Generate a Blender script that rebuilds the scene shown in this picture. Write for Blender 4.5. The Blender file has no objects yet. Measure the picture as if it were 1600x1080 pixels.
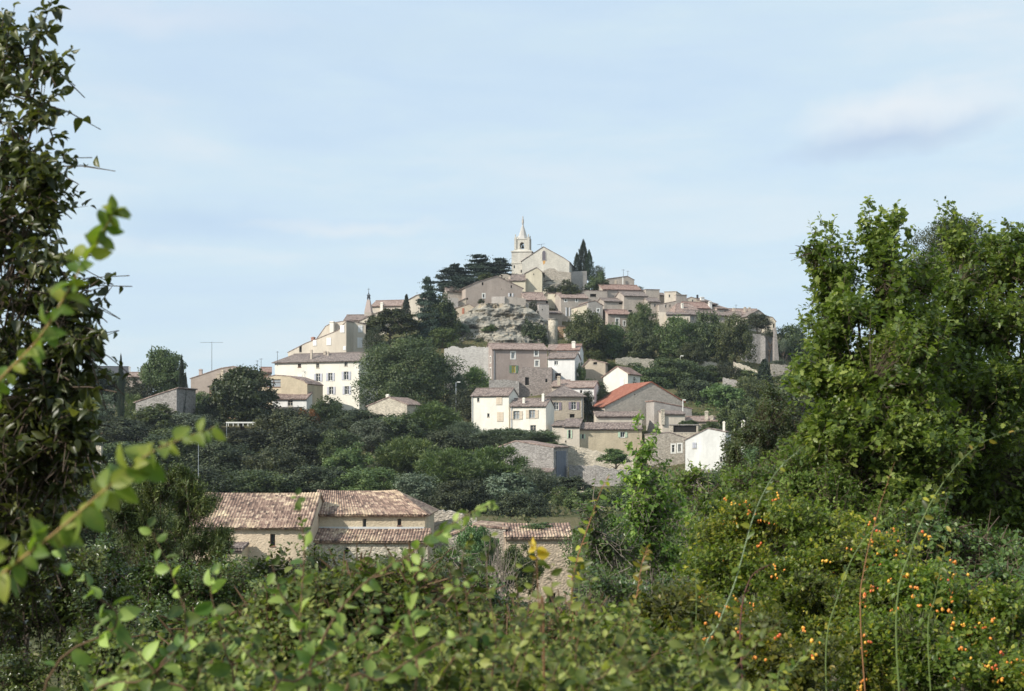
import bpy, math, random
import numpy as np
from mathutils import Vector, noise as mnoise
from mathutils.geometry import delaunay_2d_cdt
R = math.radians
scene = bpy.context.scene
COL = scene.collection

# ------------------------------------------------------------------ camera
F, HZ = 2222.2, 690.0            # focal length in photo pixels, horizon row
cam_d = bpy.data.cameras.new('camera'); cam = bpy.data.objects.new('camera', cam_d); COL.objects.link(cam)
cam_d.sensor_width = 36.0; cam_d.lens = 36.0 * F / 1600
cam_d.shift_y = (HZ - 540) / 1600.0
cam.location = (0, 0, 0); cam.rotation_euler = (R(90), 0, 0)
cam_d.clip_start = 0.05; cam_d.clip_end = 9000
cam_d.dof.use_dof = True; cam_d.dof.focus_distance = 60.0; cam_d.dof.aperture_fstop = 8.5
scene.camera = cam

# ------------------------------------------------------------------ light
SUN_AZ, SUN_EL = R(58), R(33)     # degrees left of straight behind the camera, height
sv = Vector((-math.sin(SUN_AZ)*math.cos(SUN_EL), -math.cos(SUN_AZ)*math.cos(SUN_EL), math.sin(SUN_EL)))
sl = bpy.data.lights.new('sun', 'SUN'); sl.energy = 5.0; sl.angle = R(0.6); sl.color = (1.0, 0.945, 0.86)
sun = bpy.data.objects.new('sun', sl); COL.objects.link(sun)
sun.rotation_euler = sv.to_track_quat('Z', 'Y').to_euler()

world = bpy.data.worlds.new('World'); scene.world = world; world.use_nodes = True
wt = world.node_tree; wn = wt.nodes; wl = wt.links
for n in list(wn): wn.remove(n)
def N(t, ty, **kw):
    n = t.nodes.new(ty)
    for k, v in kw.items():
        if k.startswith('i_'): n.inputs[k[2:].replace('_', ' ')].default_value = v
        else: setattr(n, k, v)
    return n
sky = N(wt, 'ShaderNodeTexSky', sky_type='NISHITA', sun_disc=False, sun_elevation=SUN_EL, sun_rotation=math.pi + SUN_AZ, altitude=400, air_density=1.0, dust_density=1.2, ozone_density=1.0)
bg1 = N(wt, 'ShaderNodeBackground'); bg1.inputs['Strength'].default_value = 0.11
wl.new(sky.outputs[0], bg1.inputs['Color'])
tc = N(wt, 'ShaderNodeTexCoord')
def math_(t, op, a, b=None, clamp=False):
    n = N(t, 'ShaderNodeMath', operation=op, use_clamp=clamp)
    for i, v in enumerate((a, b)):
        if v is None: continue
        if isinstance(v, (int, float)): n.inputs[i].default_value = v
        else: t.links.new(v, n.inputs[i])
    return n.outputs[0]
def mixc(t, fac, a, b, bt='MIX'):
    n = N(t, 'ShaderNodeMix', data_type='RGBA', blend_type=bt)
    for s, v in ((n.inputs['Factor'], fac), (n.inputs['A'], a), (n.inputs['B'], b)):
        if isinstance(v, (int, float)): s.default_value = v
        elif isinstance(v, tuple): s.default_value = (*v, 1) if len(v) == 3 else v
        else: t.links.new(v, s)
    return n.outputs['Result']
def noise_(t, vec, scale, detail=4, rough=.55, dist=0.0):
    n = N(t, 'ShaderNodeTexNoise'); n.inputs['Scale'].default_value = scale; n.inputs['Detail'].default_value = detail
    n.inputs['Roughness'].default_value = rough; n.inputs['Distortion'].default_value = dist
    if vec is not None: t.links.new(vec, n.inputs['Vector'])
    return n.outputs[0]
def ramp_(t, fac, stops):
    n = N(t, 'ShaderNodeValToRGB'); e = n.color_ramp.elements
    while len(e) < len(stops): e.new(0.5)
    for el, (p, c) in zip(e, stops):
        el.position = p; el.color = (*c, 1) if len(c) == 3 else c
    t.links.new(fac, n.inputs[0]); return n.outputs[0]
def mapping_(t, vec, scale=(1, 1, 1), loc=(0, 0, 0), rot=(0, 0, 0)):
    n = N(t, 'ShaderNodeMapping'); n.inputs['Scale'].default_value = scale; n.inputs['Location'].default_value = loc; n.inputs['Rotation'].default_value = rot
    t.links.new(vec, n.inputs['Vector']); return n.outputs[0]
gen = tc.outputs['Generated']
v1 = mapping_(wt, gen, (1.5, 1.5, 7))
c1 = noise_(wt, v1, 1.7, 6, .5, .5)
c2 = noise_(wt, mapping_(wt, gen, (3, 3, 16), (3, 1, 2)), 2.2, 5, .6, .3)
veil = math_(wt, 'ADD', math_(wt, 'MULTIPLY', c1, .6), math_(wt, 'MULTIPLY', c2, .4))
ccol = ramp_(wt, veil, [(.33, (.60, .765, .935)), (.44, (.645, .80, .945)), (.52, (.675, .83, .94)), (.64, (.77, .87, .94))])
# a few clouds of the day, soft streaks high over the hill
def streak(px, py, rx, ry, tilt=0.0):
    d = Vector(((px-800)/F, 1, (HZ-py)/F)).normalized()
    m = N(wt, 'ShaderNodeVectorMath', operation='SUBTRACT'); wl.new(gen, m.inputs[0]); m.inputs[1].default_value = d
    nz = N(wt, 'ShaderNodeTexNoise'); nz.inputs['Scale'].default_value = 22; nz.inputs['Detail'].default_value = 4; wl.new(gen, nz.inputs['Vector'])
    ad = N(wt, 'ShaderNodeVectorMath', operation='MULTIPLY_ADD'); wl.new(nz.outputs['Color'], ad.inputs[0])
    ad.inputs[1].default_value = (.05, .05, .03); wl.new(m.outputs[0], ad.inputs[2])
    sb = N(wt, 'ShaderNodeVectorMath', operation='SUBTRACT'); wl.new(ad.outputs[0], sb.inputs[0]); sb.inputs[1].default_value = (.025, .025, .015)
    rt = N(wt, 'ShaderNodeVectorRotate', rotation_type='Y_AXIS'); rt.inputs['Angle'].default_value = tilt; wl.new(sb.outputs[0], rt.inputs['Vector'])
    s = mapping_(wt, rt.outputs[0], (F/rx, F/rx, F/ry))
    ln = N(wt, 'ShaderNodeVectorMath', operation='LENGTH'); wl.new(s, ln.inputs[0])
    return math_(wt, 'SMOOTH_MIN', math_(wt, 'SUBTRACT', 1.0, ln.outputs['Value'], True), .9)
cc = ccol
for (px, py, rx, ry, tilt, col, k) in [
    (1390, 212, 190, 34, R(8), (.53, .64, .81), 1.0), (1400, 172, 180, 38, R(7), (.88, .92, .95), 1.0),
    (300, 350, 190, 48, 0, (.55, .71, .90), .75), (560, 352, 190, 17, R(2), (.84, .89, .93), .7),
    (480, 60, 520, 46, R(-2), (.60, .755, .92), .6), (250, 130, 260, 60, 0, (.58, .74, .925), .5),
    (200, 20, 300, 30, 0, (.84, .88, .95), .5), (1150, 330, 500, 60, 0, (.74, .86, .93), .5)]:
    f = streak(px, py, rx, ry, tilt)
    cc = mixc(wt, math_(wt, 'MULTIPLY', f, k, True), cc, col)
bg2 = N(wt, 'ShaderNodeBackground'); bg2.inputs['Strength'].default_value = 1.0; wl.new(cc, bg2.inputs['Color'])
mx = N(wt, 'ShaderNodeMixShader'); mx.inputs[0].default_value = .86
wl.new(bg1.outputs[0], mx.inputs[1]); wl.new(bg2.outputs[0], mx.inputs[2])
wo = N(wt, 'ShaderNodeOutputWorld'); wl.new(mx.outputs[0], wo.inputs[0])

vs = scene.view_settings
vs.view_transform = 'Standard'; vs.look = 'None'; vs.exposure = 0.06; vs.gamma = 1.0; vs.use_curve_mapping = False
cy = scene.cycles
cy.max_bounces = 6; cy.diffuse_bounces = 3; cy.glossy_bounces = 2; cy.transmission_bounces = 3; cy.transparent_max_bounces = 6; cy.caustics_reflective = False; cy.caustics_refractive = False
cy.sample_clamp_indirect = 6; cy.use_denoising = True

# ------------------------------------------------------------------ helpers
def P(px, py, Y): return Vector(((px-800)/F*Y, Y, (HZ-py)/F*Y))
def tag(o, label=None, cat=None, group=None, kind=None):
    if label: o['label'] = label
    if cat: o['category'] = cat
    if group: o['group'] = group
    if kind: o['kind'] = kind
    return o
def empty(name, loc=(0, 0, 0), rz=0.0):
    o = bpy.data.objects.new(name, None); COL.objects.link(o); o.location = loc; o.rotation_euler = (0, 0, rz); o.empty_display_size = .5
    return o
class MB:
    def __init__(s): s.v = []; s.f = []; s.uv = []
    def face(s, pts, uv=None):
        b = len(s.v); s.v += [tuple(p) for p in pts]; s.f.append(tuple(range(b, b+len(pts))))
        s.uv.append(uv or [(0, 0)]*len(pts))
    def box(s, x0, x1, y0, y1, z0, z1, M=None):
        c = [(x, y, z) for z in (z0, z1) for y in (y0, y1) for x in (x0, x1)]
        if M: c = [M(p) for p in c]
        b = len(s.v); s.v += [tuple(p) for p in c]
        for q in ((0, 2, 3, 1), (4, 5, 7, 6), (0, 1, 5, 4), (2, 6, 7, 3), (0, 4, 6, 2), (1, 3, 7, 5)):
            s.f.append(tuple(b+i for i in q)); s.uv.append([(0, 0)]*4)
    def tube(s, pts, rads, n=5, cap=True):
        pts = [Vector(p) for p in pts]; rings = []
        for i, p in enumerate(pts):
            d = (pts[min(i+1, len(pts)-1)] - pts[max(i-1, 0)]).normalized()
            a = d.cross(Vector((.13, .97, .2)))
            if a.length < .05: a = d.cross(Vector((1, 0, 0)))
            a.normalize(); c = d.cross(a); b = len(s.v)
            for k in range(n):
                t = 2*math.pi*k/n; s.v.append(tuple(p + (a*math.cos(t)+c*math.sin(t))*rads[i]))
            rings.append(b)
        for i in range(len(rings)-1):
            for k in range(n):
                s.f.append((rings[i]+k, rings[i]+(k+1) % n, rings[i+1]+(k+1) % n, rings[i+1]+k)); s.uv.append([(0, 0)]*4)
        if cap:
            s.f.append(tuple(rings[-1]+k for k in range(n))); s.uv.append([(0, 0)]*n)
            s.f.append(tuple(rings[0]+n-1-k for k in range(n))); s.uv.append([(0, 0)]*n)
    def lathe(s, prof, n=12, c=(0, 0), rot=0.0):   # prof [(r,z)]
        rings = []
        for r, z in prof:
            b = len(s.v)
            for k in range(n):
                t = 2*math.pi*k/n+rot; s.v.append((c[0]+r*math.cos(t), c[1]+r*math.sin(t), z))
            rings.append(b)
        for i in range(len(rings)-1):
            for k in range(n):
                s.f.append((rings[i]+k, rings[i]+(k+1) % n, rings[i+1]+(k+1) % n, rings[i+1]+k)); s.uv.append([(0, 0)]*4)
        s.f.append(tuple(rings[0]+n-1-k for k in range(n))); s.uv.append([(0, 0)]*n)
        s.f.append(tuple(rings[-1]+k for k in range(n))); s.uv.append([(0, 0)]*n)
    def build(s, name, mat, parent=None, smooth=False, loc=None):
        me = bpy.data.meshes.new(name); me.from_pydata(s.v, [], s.f)
        uvl = me.uv_layers.new(name='UVMap'); flat = [c for u in s.uv for q in u for c in q]
        uvl.data.foreach_set('uv', flat)
        if smooth: me.polygons.foreach_set('use_smooth', [True]*len(s.f))
        me.materials.append(mat); me.update()
        o = bpy.data.objects.new(name, me); COL.objects.link(o)
        if parent: o.parent = parent
        if loc: o.location = loc
        return o

# ------------------------------------------------------------------ materials
MATS = {}
def newmat(name):
    m = bpy.data.materials.new(name); m.use_nodes = True; t = m.node_tree
    b = t.nodes['Principled BSDF']; return m, t, b
def scl(c, k): return tuple(min(1, x*k) for x in c)
def wall_mat(col, stone=0.0, stain=.35, seed=0):
    key = ('wall', col, stone, stain)
    if key in MATS: return MATS[key]
    m, t, b = newmat('plaster' if stone < .3 else 'rubble_stone'); L = t.links
    tcn = N(t, 'ShaderNodeTexCoord'); ob = tcn.outputs['Object']
    big = noise_(t, mapping_(t, ob, (1, 1, .45), (seed, 3, 7)), .35, 6, .65, .4)
    mid = noise_(t, ob, 2.2, 5, .6)
    streak_ = noise_(t, mapping_(t, ob, (3, 3, .25)), 1.0, 4, .6)
    base = mixc(t, ramp_(t, big, [(.32, (0, 0, 0)), (.68, (1, 1, 1))]), scl(col, 1-stain*.75), scl(col, 1.08))
    base = mixc(t, math_(t, 'MULTIPLY', ramp_(t, streak_, [(.45, (0, 0, 0)), (.75, (1, 1, 1))]), stain*.6), base, (col[0]*.55, col[1]*.52, col[2]*.5))
    base = mixc(t, math_(t, 'MULTIPLY', ramp_(t, mid, [(.35, (1, 1, 1)), (.6, (0, 0, 0))]), .22), base, scl(col, .7))
    hgt = mid
    if stone > 0:
        vo = N(t, 'ShaderNodeTexVoronoi', feature='F1'); vo.inputs['Scale'].default_value = 3.3; L.new(mapping_(t, ob, (1, 1, 1.7)), vo.inputs['Vector'])
        vd = N(t, 'ShaderNodeTexVoronoi', feature='DISTANCE_TO_EDGE'); vd.inputs['Scale'].default_value = 3.3; L.new(mapping_(t, ob, (1, 1, 1.7)), vd.inputs['Vector'])
        sep = N(t, 'ShaderNodeSeparateColor'); L.new(vo.outputs['Color'], sep.inputs[0])
        cell = ramp_(t, sep.outputs[0], [(0, scl(col, .52)), (.5, scl(col, .95)), (1, scl(col, 1.35))])
        base = mixc(t, stone*.75, base, cell)
        gap = ramp_(t, vd.outputs['Distance'], [(.0, (1, 1, 1)), (.09, (0, 0, 0))])
        base = mixc(t, math_(t, 'MULTIPLY', gap, stone*.55), base, scl(col, .5))
        fine = noise_(t, ob, 9, 3, .7)
        base = mixc(t, math_(t, 'MULTIPLY', ramp_(t, fine, [(.56, (0, 0, 0)), (.66, (1, 1, 1))]), stone*.5), base, scl(col, .4))
        hgt = math_(t, 'ADD', math_(t, 'MULTIPLY', vd.outputs['Distance'], 1.6, True), math_(t, 'MULTIPLY', mid, .5))
    L.new(base, b.inputs['Base Color']); b.inputs['Roughness'].default_value = .92; b.inputs['Specular IOR Level'].default_value = .2
    bp = N(t, 'ShaderNodeBump'); bp.inputs['Strength'].default_value = .35+.5*stone; bp.inputs['Distance'].default_value = .12
    L.new(hgt, bp.inputs['Height']); L.new(bp.outputs[0], b.inputs['Normal'])
    MATS[key] = m; return m
def tile_mat(kind='old'):
    key = ('tile', kind)
    if key in MATS: return MATS[key]
    pal = {'old': [(.09, .075, .068), (.22, .17, .148), (.31, .245, .21), (.52, .45, .39)],
           'grey': [(.11, .095, .09), (.21, .17, .15), (.29, .235, .205), (.42, .36, .31)],
           'red': [(.21, .085, .058), (.30, .115, .075), (.36, .145, .095), (.44, .26, .19)], 'rose': [(.14, .09, .075), (.29, .185, .15), (.37, .25, .205), (.50, .40, .33)],
           'pink': [(.13, .095, .085), (.29, .21, .175), (.40, .30, .25), (.60, .51, .43)],
           'barn': [(.07, .055, .05), (.235, .155, .12), (.38, .265, .20), (.66, .53, .38)]}[kind]
    m, t, b = newmat('canal_tiles_'+kind); L = t.links
    uv = N(t, 'ShaderNodeUVMap').outputs[0]
    sep = N(t, 'ShaderNodeSeparateXYZ'); L.new(uv, sep.inputs[0])
    cu = math_(t, 'FLOOR', math_(t, 'DIVIDE', sep.outputs[0], .22)); cv = math_(t, 'FLOOR', math_(t, 'DIVIDE', sep.outputs[1], .28))
    cmb = N(t, 'ShaderNodeCombineXYZ'); L.new(cu, cmb.inputs[0]); L.new(cv, cmb.inputs[1])
    wnz = N(t, 'ShaderNodeTexWhiteNoise', noise_dimensions='2D'); L.new(cmb.outputs[0], wnz.inputs['Vector'])
    big = noise_(t, uv, .35, 5, .65); fine = noise_(t, uv, 3.5, 4, .6)
    f = math_(t, 'ADD', math_(t, 'MULTIPLY', wnz.outputs['Value'], .55 if kind == 'barn' else .5), math_(t, 'ADD', math_(t, 'MULTIPLY', big, .5), math_(t, 'SUBTRACT', math_(t, 'MULTIPLY', fine, .45), .24)))
    c = ramp_(t, f, [(.12, pal[0]), (.42, pal[1]), (.68, pal[2]), (.92, pal[3])])
    ch = math_(t, 'FRACT', math_(t, 'DIVIDE', sep.outputs[0], .22))
    tri = math_(t, 'ABSOLUTE', math_(t, 'SUBTRACT', ch, .5))
    c = mixc(t, math_(t, 'MULTIPLY', ramp_(t, tri, [(.3, (0, 0, 0)), (.5, (1, 1, 1))]), {'red': .25, 'barn': .22}.get(kind, .5)), c, scl(pal[0], .6))
    if kind == 'barn': c = mixc(t, ramp_(t, noise_(t, mapping_(t, uv, (1, 1, 1), (3.3, 1.2, 0)), .22, 5, .75, .6), [(.50, (0, 0, 0)), (.60, (.8, .8, .8))]), c, mixc(t, wnz.outputs['Value'], (.44, .33, .22), (.78, .63, .42)))
    L.new(c, b.inputs['Base Color']); b.inputs['Roughness'].default_value = .9; b.inputs['Specular IOR Level'].default_value = .15
    bp = N(t, 'ShaderNodeBump'); bp.inputs['Strength'].default_value = .7; bp.inputs['Distance'].default_value = .09
    hh = math_(t, 'ADD', math_(t, 'MULTIPLY', tri, -1.0), math_(t, 'MULTIPLY', math_(t, 'FRACT', math_(t, 'DIVIDE', sep.outputs[1], .36)), -.35))
    L.new(hh, bp.inputs['Height']); L.new(bp.outputs[0], b.inputs['Normal'])
    MATS[key] = m; return m
def plain_mat(name, col, rough=.7, metal=0.0, var=.25, scale=4.0, spec=.3):
    key = ('plain', name)
    if key in MATS: return MATS[key]
    m, t, b = newmat(name)
    n = noise_(t, N(t, 'ShaderNodeTexCoord').outputs['Object'], scale, 4)
    t.links.new(mixc(t, n, scl(col, 1-var), scl(col, 1+var)), b.inputs['Base Color'])
    b.inputs['Roughness'].default_value = rough; b.inputs['Metallic'].default_value = metal; b.inputs['Specular IOR Level'].default_value = spec
    MATS[key] = m; return m
def leaf_mat(name, c0, c1, c2, trans=.28, gloss=.45, instvar=.30, tcol=None, spec=.35, near=0):
    key = ('leaf', name)
    if key in MATS: return MATS[key]
    m, t, b = newmat(name+'_leaves'); L = t.links
    at = N(t, 'ShaderNodeAttribute', attribute_name='rnd')
    c = ramp_(t, at.outputs['Fac'], [(0, c0), (.5, c1), (1, c2)])
    oi = N(t, 'ShaderNodeObjectInfo')
    if near:
        nn_ = noise_(t, N(t, 'ShaderNodeTexCoord').outputs['Object'], near, 4, .65)
        c = mixc(t, ramp_(t, nn_, [(.42, (0, 0, 0)), (.74, (.4, .4, .4))]), c, (c2[0]*1.05, c2[1]*.9, c2[2]*.8))
    hs = N(t, 'ShaderNodeHueSaturation'); L.new(c, hs.inputs['Color'])
    L.new(math_(t, 'ADD', math_(t, 'MULTIPLY', oi.outputs['Random'], .055), .463), hs.inputs['Hue'])
    L.new(math_(t, 'ADD', math_(t, 'MULTIPLY', oi.outputs['Random'], 2*instvar), 1-instvar), hs.inputs['Value'])
    L.new(hs.outputs[0], b.inputs['Base Color']); b.inputs['Roughness'].default_value = gloss; b.inputs['Specular IOR Level'].default_value = spec
    tr = N(t, 'ShaderNodeBsdfTranslucent')
    tm = mixc(t, 1.0, hs.outputs[0], tcol or (1.6, 1.7, .7), 'MULTIPLY'); L.new(tm, tr.inputs['Color'])
    mxs = N(t, 'ShaderNodeMixShader'); mxs.inputs[0].default_value = trans
    L.new(b.outputs[0], mxs.inputs[1]); L.new(tr.outputs[0], mxs.inputs[2])
    L.new(mxs.outputs[0], t.nodes['Material Output'].inputs['Surface'])
    MATS[key] = m; return m
BARK = plain_mat('bark', (.10, .075, .055), .95, scale=9, var=.4, spec=.1)
BARKG = plain_mat('grey_bark', (.20, .17, .14), .95, scale=9, var=.4, spec=.1)
TWIG = plain_mat('brown_twig', (.20, .10, .05), .7, scale=20, var=.3)
GREENCANE = plain_mat('green_cane', (.15, .20, .065), .5, scale=12, var=.3)
REDCANE = plain_mat('reddish_cane', (.30, .15, .07), .6, scale=12, var=.3)
DARKIN = plain_mat('dark_interior', (.02, .018, .016), .9, var=.2)  # near-black colour standing in for the shade inside openings
PANE = plain_mat('window_glass', (.05, .055, .06), .12, var=.2, spec=.6)
PANEL = plain_mat('curtained_glass', (.32, .34, .35), .3, var=.3, spec=.6)
YELLOWP = plain_mat('yellow_panel', (.72, .62, .08), .6, var=.1)
WOODB = plain_mat('brown_wood', (.18, .09, .055), .7)
WHITEP = plain_mat('white_paint', (.78, .76, .70), .6, var=.06)
METAL = plain_mat('galvanised_metal', (.42, .45, .48), .45, .5, var=.1)
DMETAL = plain_mat('dark_iron', (.05, .05, .055), .6, .3, var=.1)
ZINC = plain_mat('zinc_blue', (.15, .165, .20), .6, .0, var=.15)
SHUT = {'white': plain_mat('white_shutter', (.74, .73, .72), .6, var=.06), 'grey': plain_mat('grey_shutter', (.50, .50, .54), .6, var=.1),
        'beige': plain_mat('beige_shutter', (.62, .52, .40), .6, var=.1), 'green': plain_mat('green_shutter', (.14, .22, .14), .6, var=.1),
        'mint': plain_mat('pale_green_shutter', (.50, .62, .46), .6, var=.1), 'mauve': plain_mat('mauve_shutter', (.27, .22, .25), .6, var=.1),
        'red': plain_mat('red_shutter', (.40, .16, .10), .6, var=.1), 'blue': plain_mat('pale_blue_shutter', (.40, .52, .60), .6, var=.1)}

# ------------------------------------------------------------------ terrain
CT = [(-100, 0, -3), (0, 0, -1.7), (100, 0, -2.5), (0, -60, 1), (-120, -60, 1), (120, -60, 1), (0, 10, -3.1), (-6, 5, -2.2), (6, 6, -2.5), (0, 25, -5.8), (0, 50, -9.4),
      (-50, 50, -9.5), (50, 50, -9.5), (-120, 60, -9), (120, 60, -9), (0, 80, -11.6), (-60, 90, -11.5), (60, 90, -11.5),
      (0, 410, 26), (60, 410, 15), (-60, 410, -2), (0, 520, 0), (-100, 370, -8), (-200, 400, -10), (200, 400, -6), (-220, 300, 4), (220, 300, 6), (-230, 150, -9), (230, 150, -9), (-150, 520, -10), (150, 520, -10)]
for (px, py, Y) in [(400, 908, 120), (800, 935, 118), (1200, 915, 120), (100, 900, 120), (300, 822, 150), (600, 822, 150), (860, 822, 150), (1200, 815, 150), (1500, 815, 150), (0, 822, 150),
      (200, 752, 200), (500, 758, 200), (760, 766, 200), (900, 780, 192), (1100, 752, 205), (1400, 735, 200), (1700, 735, 200), (-100, 740, 200),
      (250, 672, 250), (430, 656, 262), (560, 652, 265), (650, 665, 250), (740, 692, 232), (860, 692, 238), (990, 712, 236), (1100, 680, 240), (1300, 655, 250), (1600, 665, 250), (0, 672, 250),
      (700, 612, 275), (800, 606, 266), (900, 608, 262), (960, 610, 268), (1060, 606, 285), (1000, 570, 300), (1160, 570, 305), (1300, 600, 300), (1500, 620, 300),
      (570, 575, 288), (480, 585, 290), (300, 635, 285), (100, 640, 285), (-100, 640, 285), (860, 550, 298), (950, 552, 305), (1100, 552, 308),
      (740, 482, 326), (800, 480, 328), (700, 482, 326), (640, 505, 320), (880, 505, 325), (960, 505, 326), (1050, 512, 326), (1150, 522, 322), (1206, 552, 316),
      (600, 520, 310), (450, 625, 305), (380, 645, 310), (520, 575, 315), (1165, 582, 288), (1235, 586, 284), (1265, 597, 286), (1150, 603, 272), (985, 570, 291), (1105, 575, 292), (850, 452, 347), (800, 452, 342), (905, 450, 345), (960, 468, 348), (1020, 480, 348), (1100, 500, 348), (1180, 512, 342), (720, 462, 342)]:
    p = P(px, py, Y); CT.append((p.x, p.y, p.z))
CT = np.array(CT); _n = len(CT)
def _phi(r): return np.where(r > 1e-9, r*r*np.log(r+1e-12), 0)
_D = np.hypot(CT[:, None, 0]-CT[None, :, 0], CT[:, None, 1]-CT[None, :, 1])/100
_A = np.zeros((_n+3, _n+3)); _A[:_n, :_n] = _phi(_D)+np.eye(_n)*1e-3
_Q = np.c_[np.ones(_n), CT[:, 0]/100, CT[:, 1]/100]; _A[:_n, _n:] = _Q; _A[_n:, :_n] = _Q.T
_W = np.linalg.solve(_A, np.r_[CT[:, 2], 0, 0, 0])
def gz_arr(x, y):
    x = np.asarray(x, float); y = np.asarray(y, float)
    d = np.hypot(x[..., None]-CT[:, 0], y[..., None]-CT[:, 1])/100
    return _phi(d) @ _W[:_n] + _W[_n] + _W[_n+1]*x/100 + _W[_n+2]*y/100
def gz(x, y): return float(gz_arr(np.array([x]), np.array([y]))[0])

def ground_mat():
    m, t, b = newmat('dry_grass_soil'); L = t.links
    ob = N(t, 'ShaderNodeTexCoord').outputs['Object']
    a = noise_(t, ob, .09, 6, .6, .3); c = noise_(t, ob, 1.7, 5, .7)
    col = mixc(t, ramp_(t, a, [(.38, (0, 0, 0)), (.6, (1, 1, 1))]), (.06, .075, .025), (.16, .13, .07))
    col = mixc(t, ramp_(t, c, [(.35, (0, 0, 0)), (.7, (1, 1, 1))]), col, (.10, .10, .045))
    L.new(col, b.inputs['Base Color']); b.inputs['Roughness'].default_value = 1; b.inputs['Specular IOR Level'].default_value = .1
    bp = N(t, 'ShaderNodeBump'); bp.inputs['Distance'].default_value = .3; L.new(c, bp.inputs['Height']); L.new(bp.outputs[0], b.inputs['Normal'])
    return m
GROUND = ground_mat()
xs = np.unique(np.r_[np.linspace(-1500, -260, 8), np.arange(-260, -20, 5), np.arange(-20, 20, 2), np.arange(20, 261, 5), np.linspace(260, 1500, 8)])
ys = np.unique(np.r_[np.linspace(-700, -60, 5), np.arange(-60, 40, 3), np.arange(40, 540, 4), np.linspace(540, 1900, 9)])
gx, gy = np.meshgrid(xs, ys)
cx_ = np.clip(gx, -240, 240); cy_ = np.clip(gy, -60, 530)
gzv = gz_arr(cx_, cy_)
far = np.clip(np.hypot(gx-cx_, gy-cy_)/250, 0, 1); gzv = gzv*(1-far)-14*far
nz = np.array([[mnoise.fractal(Vector((x*.05, y*.05, 0)), 1, 2, 4) for x in xs] for y in ys]); gzv += nz*.7*np.clip((gy-40)/60, 0, 1)
gb = MB(); nx = len(xs)
gb.v = [tuple(q) for q in np.c_[gx.ravel(), gy.ravel(), gzv.ravel()]]
gb.f = [(j*nx+i, j*nx+i+1, (j+1)*nx+i+1, (j+1)*nx+i) for j in range(len(ys)-1) for i in range(nx-1)]; gb.uv = [[(0, 0)]*4]*len(gb.f)
tag(gb.build('terrain', GROUND, smooth=True), kind='structure')
# ------------------------------------------------------------------ foliage
def strip_tpl(st, curl=.12, fold=.12):
    v = []; f = []
    for (x, w) in st: v.append((x, 0, -curl*x*x))
    n = len(st); L_ = []; R_ = []
    for i, (x, w) in enumerate(st):
        if w > 0:
            L_.append(len(v)); v.append((x+.0, w, fold*w*1.5-curl*x*x)); R_.append(len(v)); v.append((x, -w, fold*w*1.5-curl*x*x))
        else: L_.append(i); R_.append(i)
    for i in range(n-1):
        for S, flip in ((L_, 0), (R_, 1)):
            q = [i, i+1, S[i+1], S[i]]; q = [a for k, a in enumerate(q) if a not in q[:k]]
            if flip: q = q[::-1]
            if len(q) > 2: f.append(tuple(q))
    return np.array(v, float), f
T_ELM = strip_tpl([(0, 0), (.08, .13), (.3, .29), (.55, .32), (.8, .21), (.93, .08), (1, 0)], .30, .32)
T_OAK = strip_tpl([(0, 0), (.18, .10), (.34, .30), (.45, .15), (.62, .34), (.74, .17), (.88, .20), (1, 0)], .1, .2)
T_CHERRY = strip_tpl([(0, 0), (.1, .10), (.3, .24), (.55, .25), (.8, .13), (1, 0)], .30, .55)
T_OVAL = strip_tpl([(0, 0), (.3, .25), (.7, .22), (1, 0)], .15, .2)
T_DIA = (np.array([(0, 0, 0), (.45, .3, .06), (1, 0, -.08), (.45, -.3, .06)], float), [(0, 2, 1), (0, 3, 2)])
T_CLUMP = (np.array([(0, 0, 0), (.35, .42, .10), (.62, .12, 0), (1, .22, -.1), (.85, -.1, 0), (.7, -.45, .08), (.3, -.3, -.05)], float), [(0, 2, 1), (0, 5, 4, 2), (2, 4, 3), (0, 6, 5)])
T_NEED = (np.array([(0, 0, 0), (.5, .09, .02), (1, 0, -.02), (.5, -.09, .02)], float), [(0, 3, 2, 1)])
def leaves_mesh(name, pos, dr, nr, size, tpl, mat, parent=None, rnd=None, rng=None, extra=None):
    tv, tf = tpl; n = len(pos); k = len(tv)
    dr = dr/np.maximum(np.linalg.norm(dr, axis=1, keepdims=True), 1e-9)
    nr = nr - (nr*dr).sum(1, keepdims=True)*dr
    bad = np.linalg.norm(nr, axis=1) < 1e-3; nr[bad] = np.cross(dr[bad], [0.3, .5, .8]); nr /= np.maximum(np.linalg.norm(nr, axis=1, keepdims=True), 1e-9)
    sd = np.cross(nr, dr)
    size = np.asarray(size, float).reshape(-1, 1, 1)*np.ones((n, 1, 1))
    V = pos[:, None, :]+size*(tv[None, :, 0:1]*dr[:, None, :]+tv[None, :, 1:2]*sd[:, None, :]+tv[None, :, 2:3]*nr[:, None, :])
    lt = np.concatenate([np.array(f) for f in tf]); ln = np.array([len(f) for f in tf])
    loops = (lt[None, :]+(np.arange(n)*k)[:, None]).ravel()
    cnt = np.tile(ln, n); st = np.r_[0, np.cumsum(cnt)[:-1]]
    me = bpy.data.meshes.new(name); me.vertices.add(n*k); me.vertices.foreach_set('co', V.ravel().astype(np.float32))
    me.loops.add(len(loops)); me.loops.foreach_set('vertex_index', loops.astype(np.int32))
    me.polygons.add(len(cnt)); me.polygons.foreach_set('loop_start', st.astype(np.int32))
    me.update(calc_edges=True)
    if rnd is None: rnd = (rng or np.random.default_rng(1)).random(n)
    at = me.attributes.new('rnd', 'FLOAT', 'POINT'); at.data.foreach_set('value', np.repeat(np.clip(rnd, 0, 1), k).astype(np.float32))
    me.materials.append(mat)
    o = bpy.data.objects.new(name, me); COL.objects.link(o)
    if parent: o.parent = parent
    return o
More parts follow.
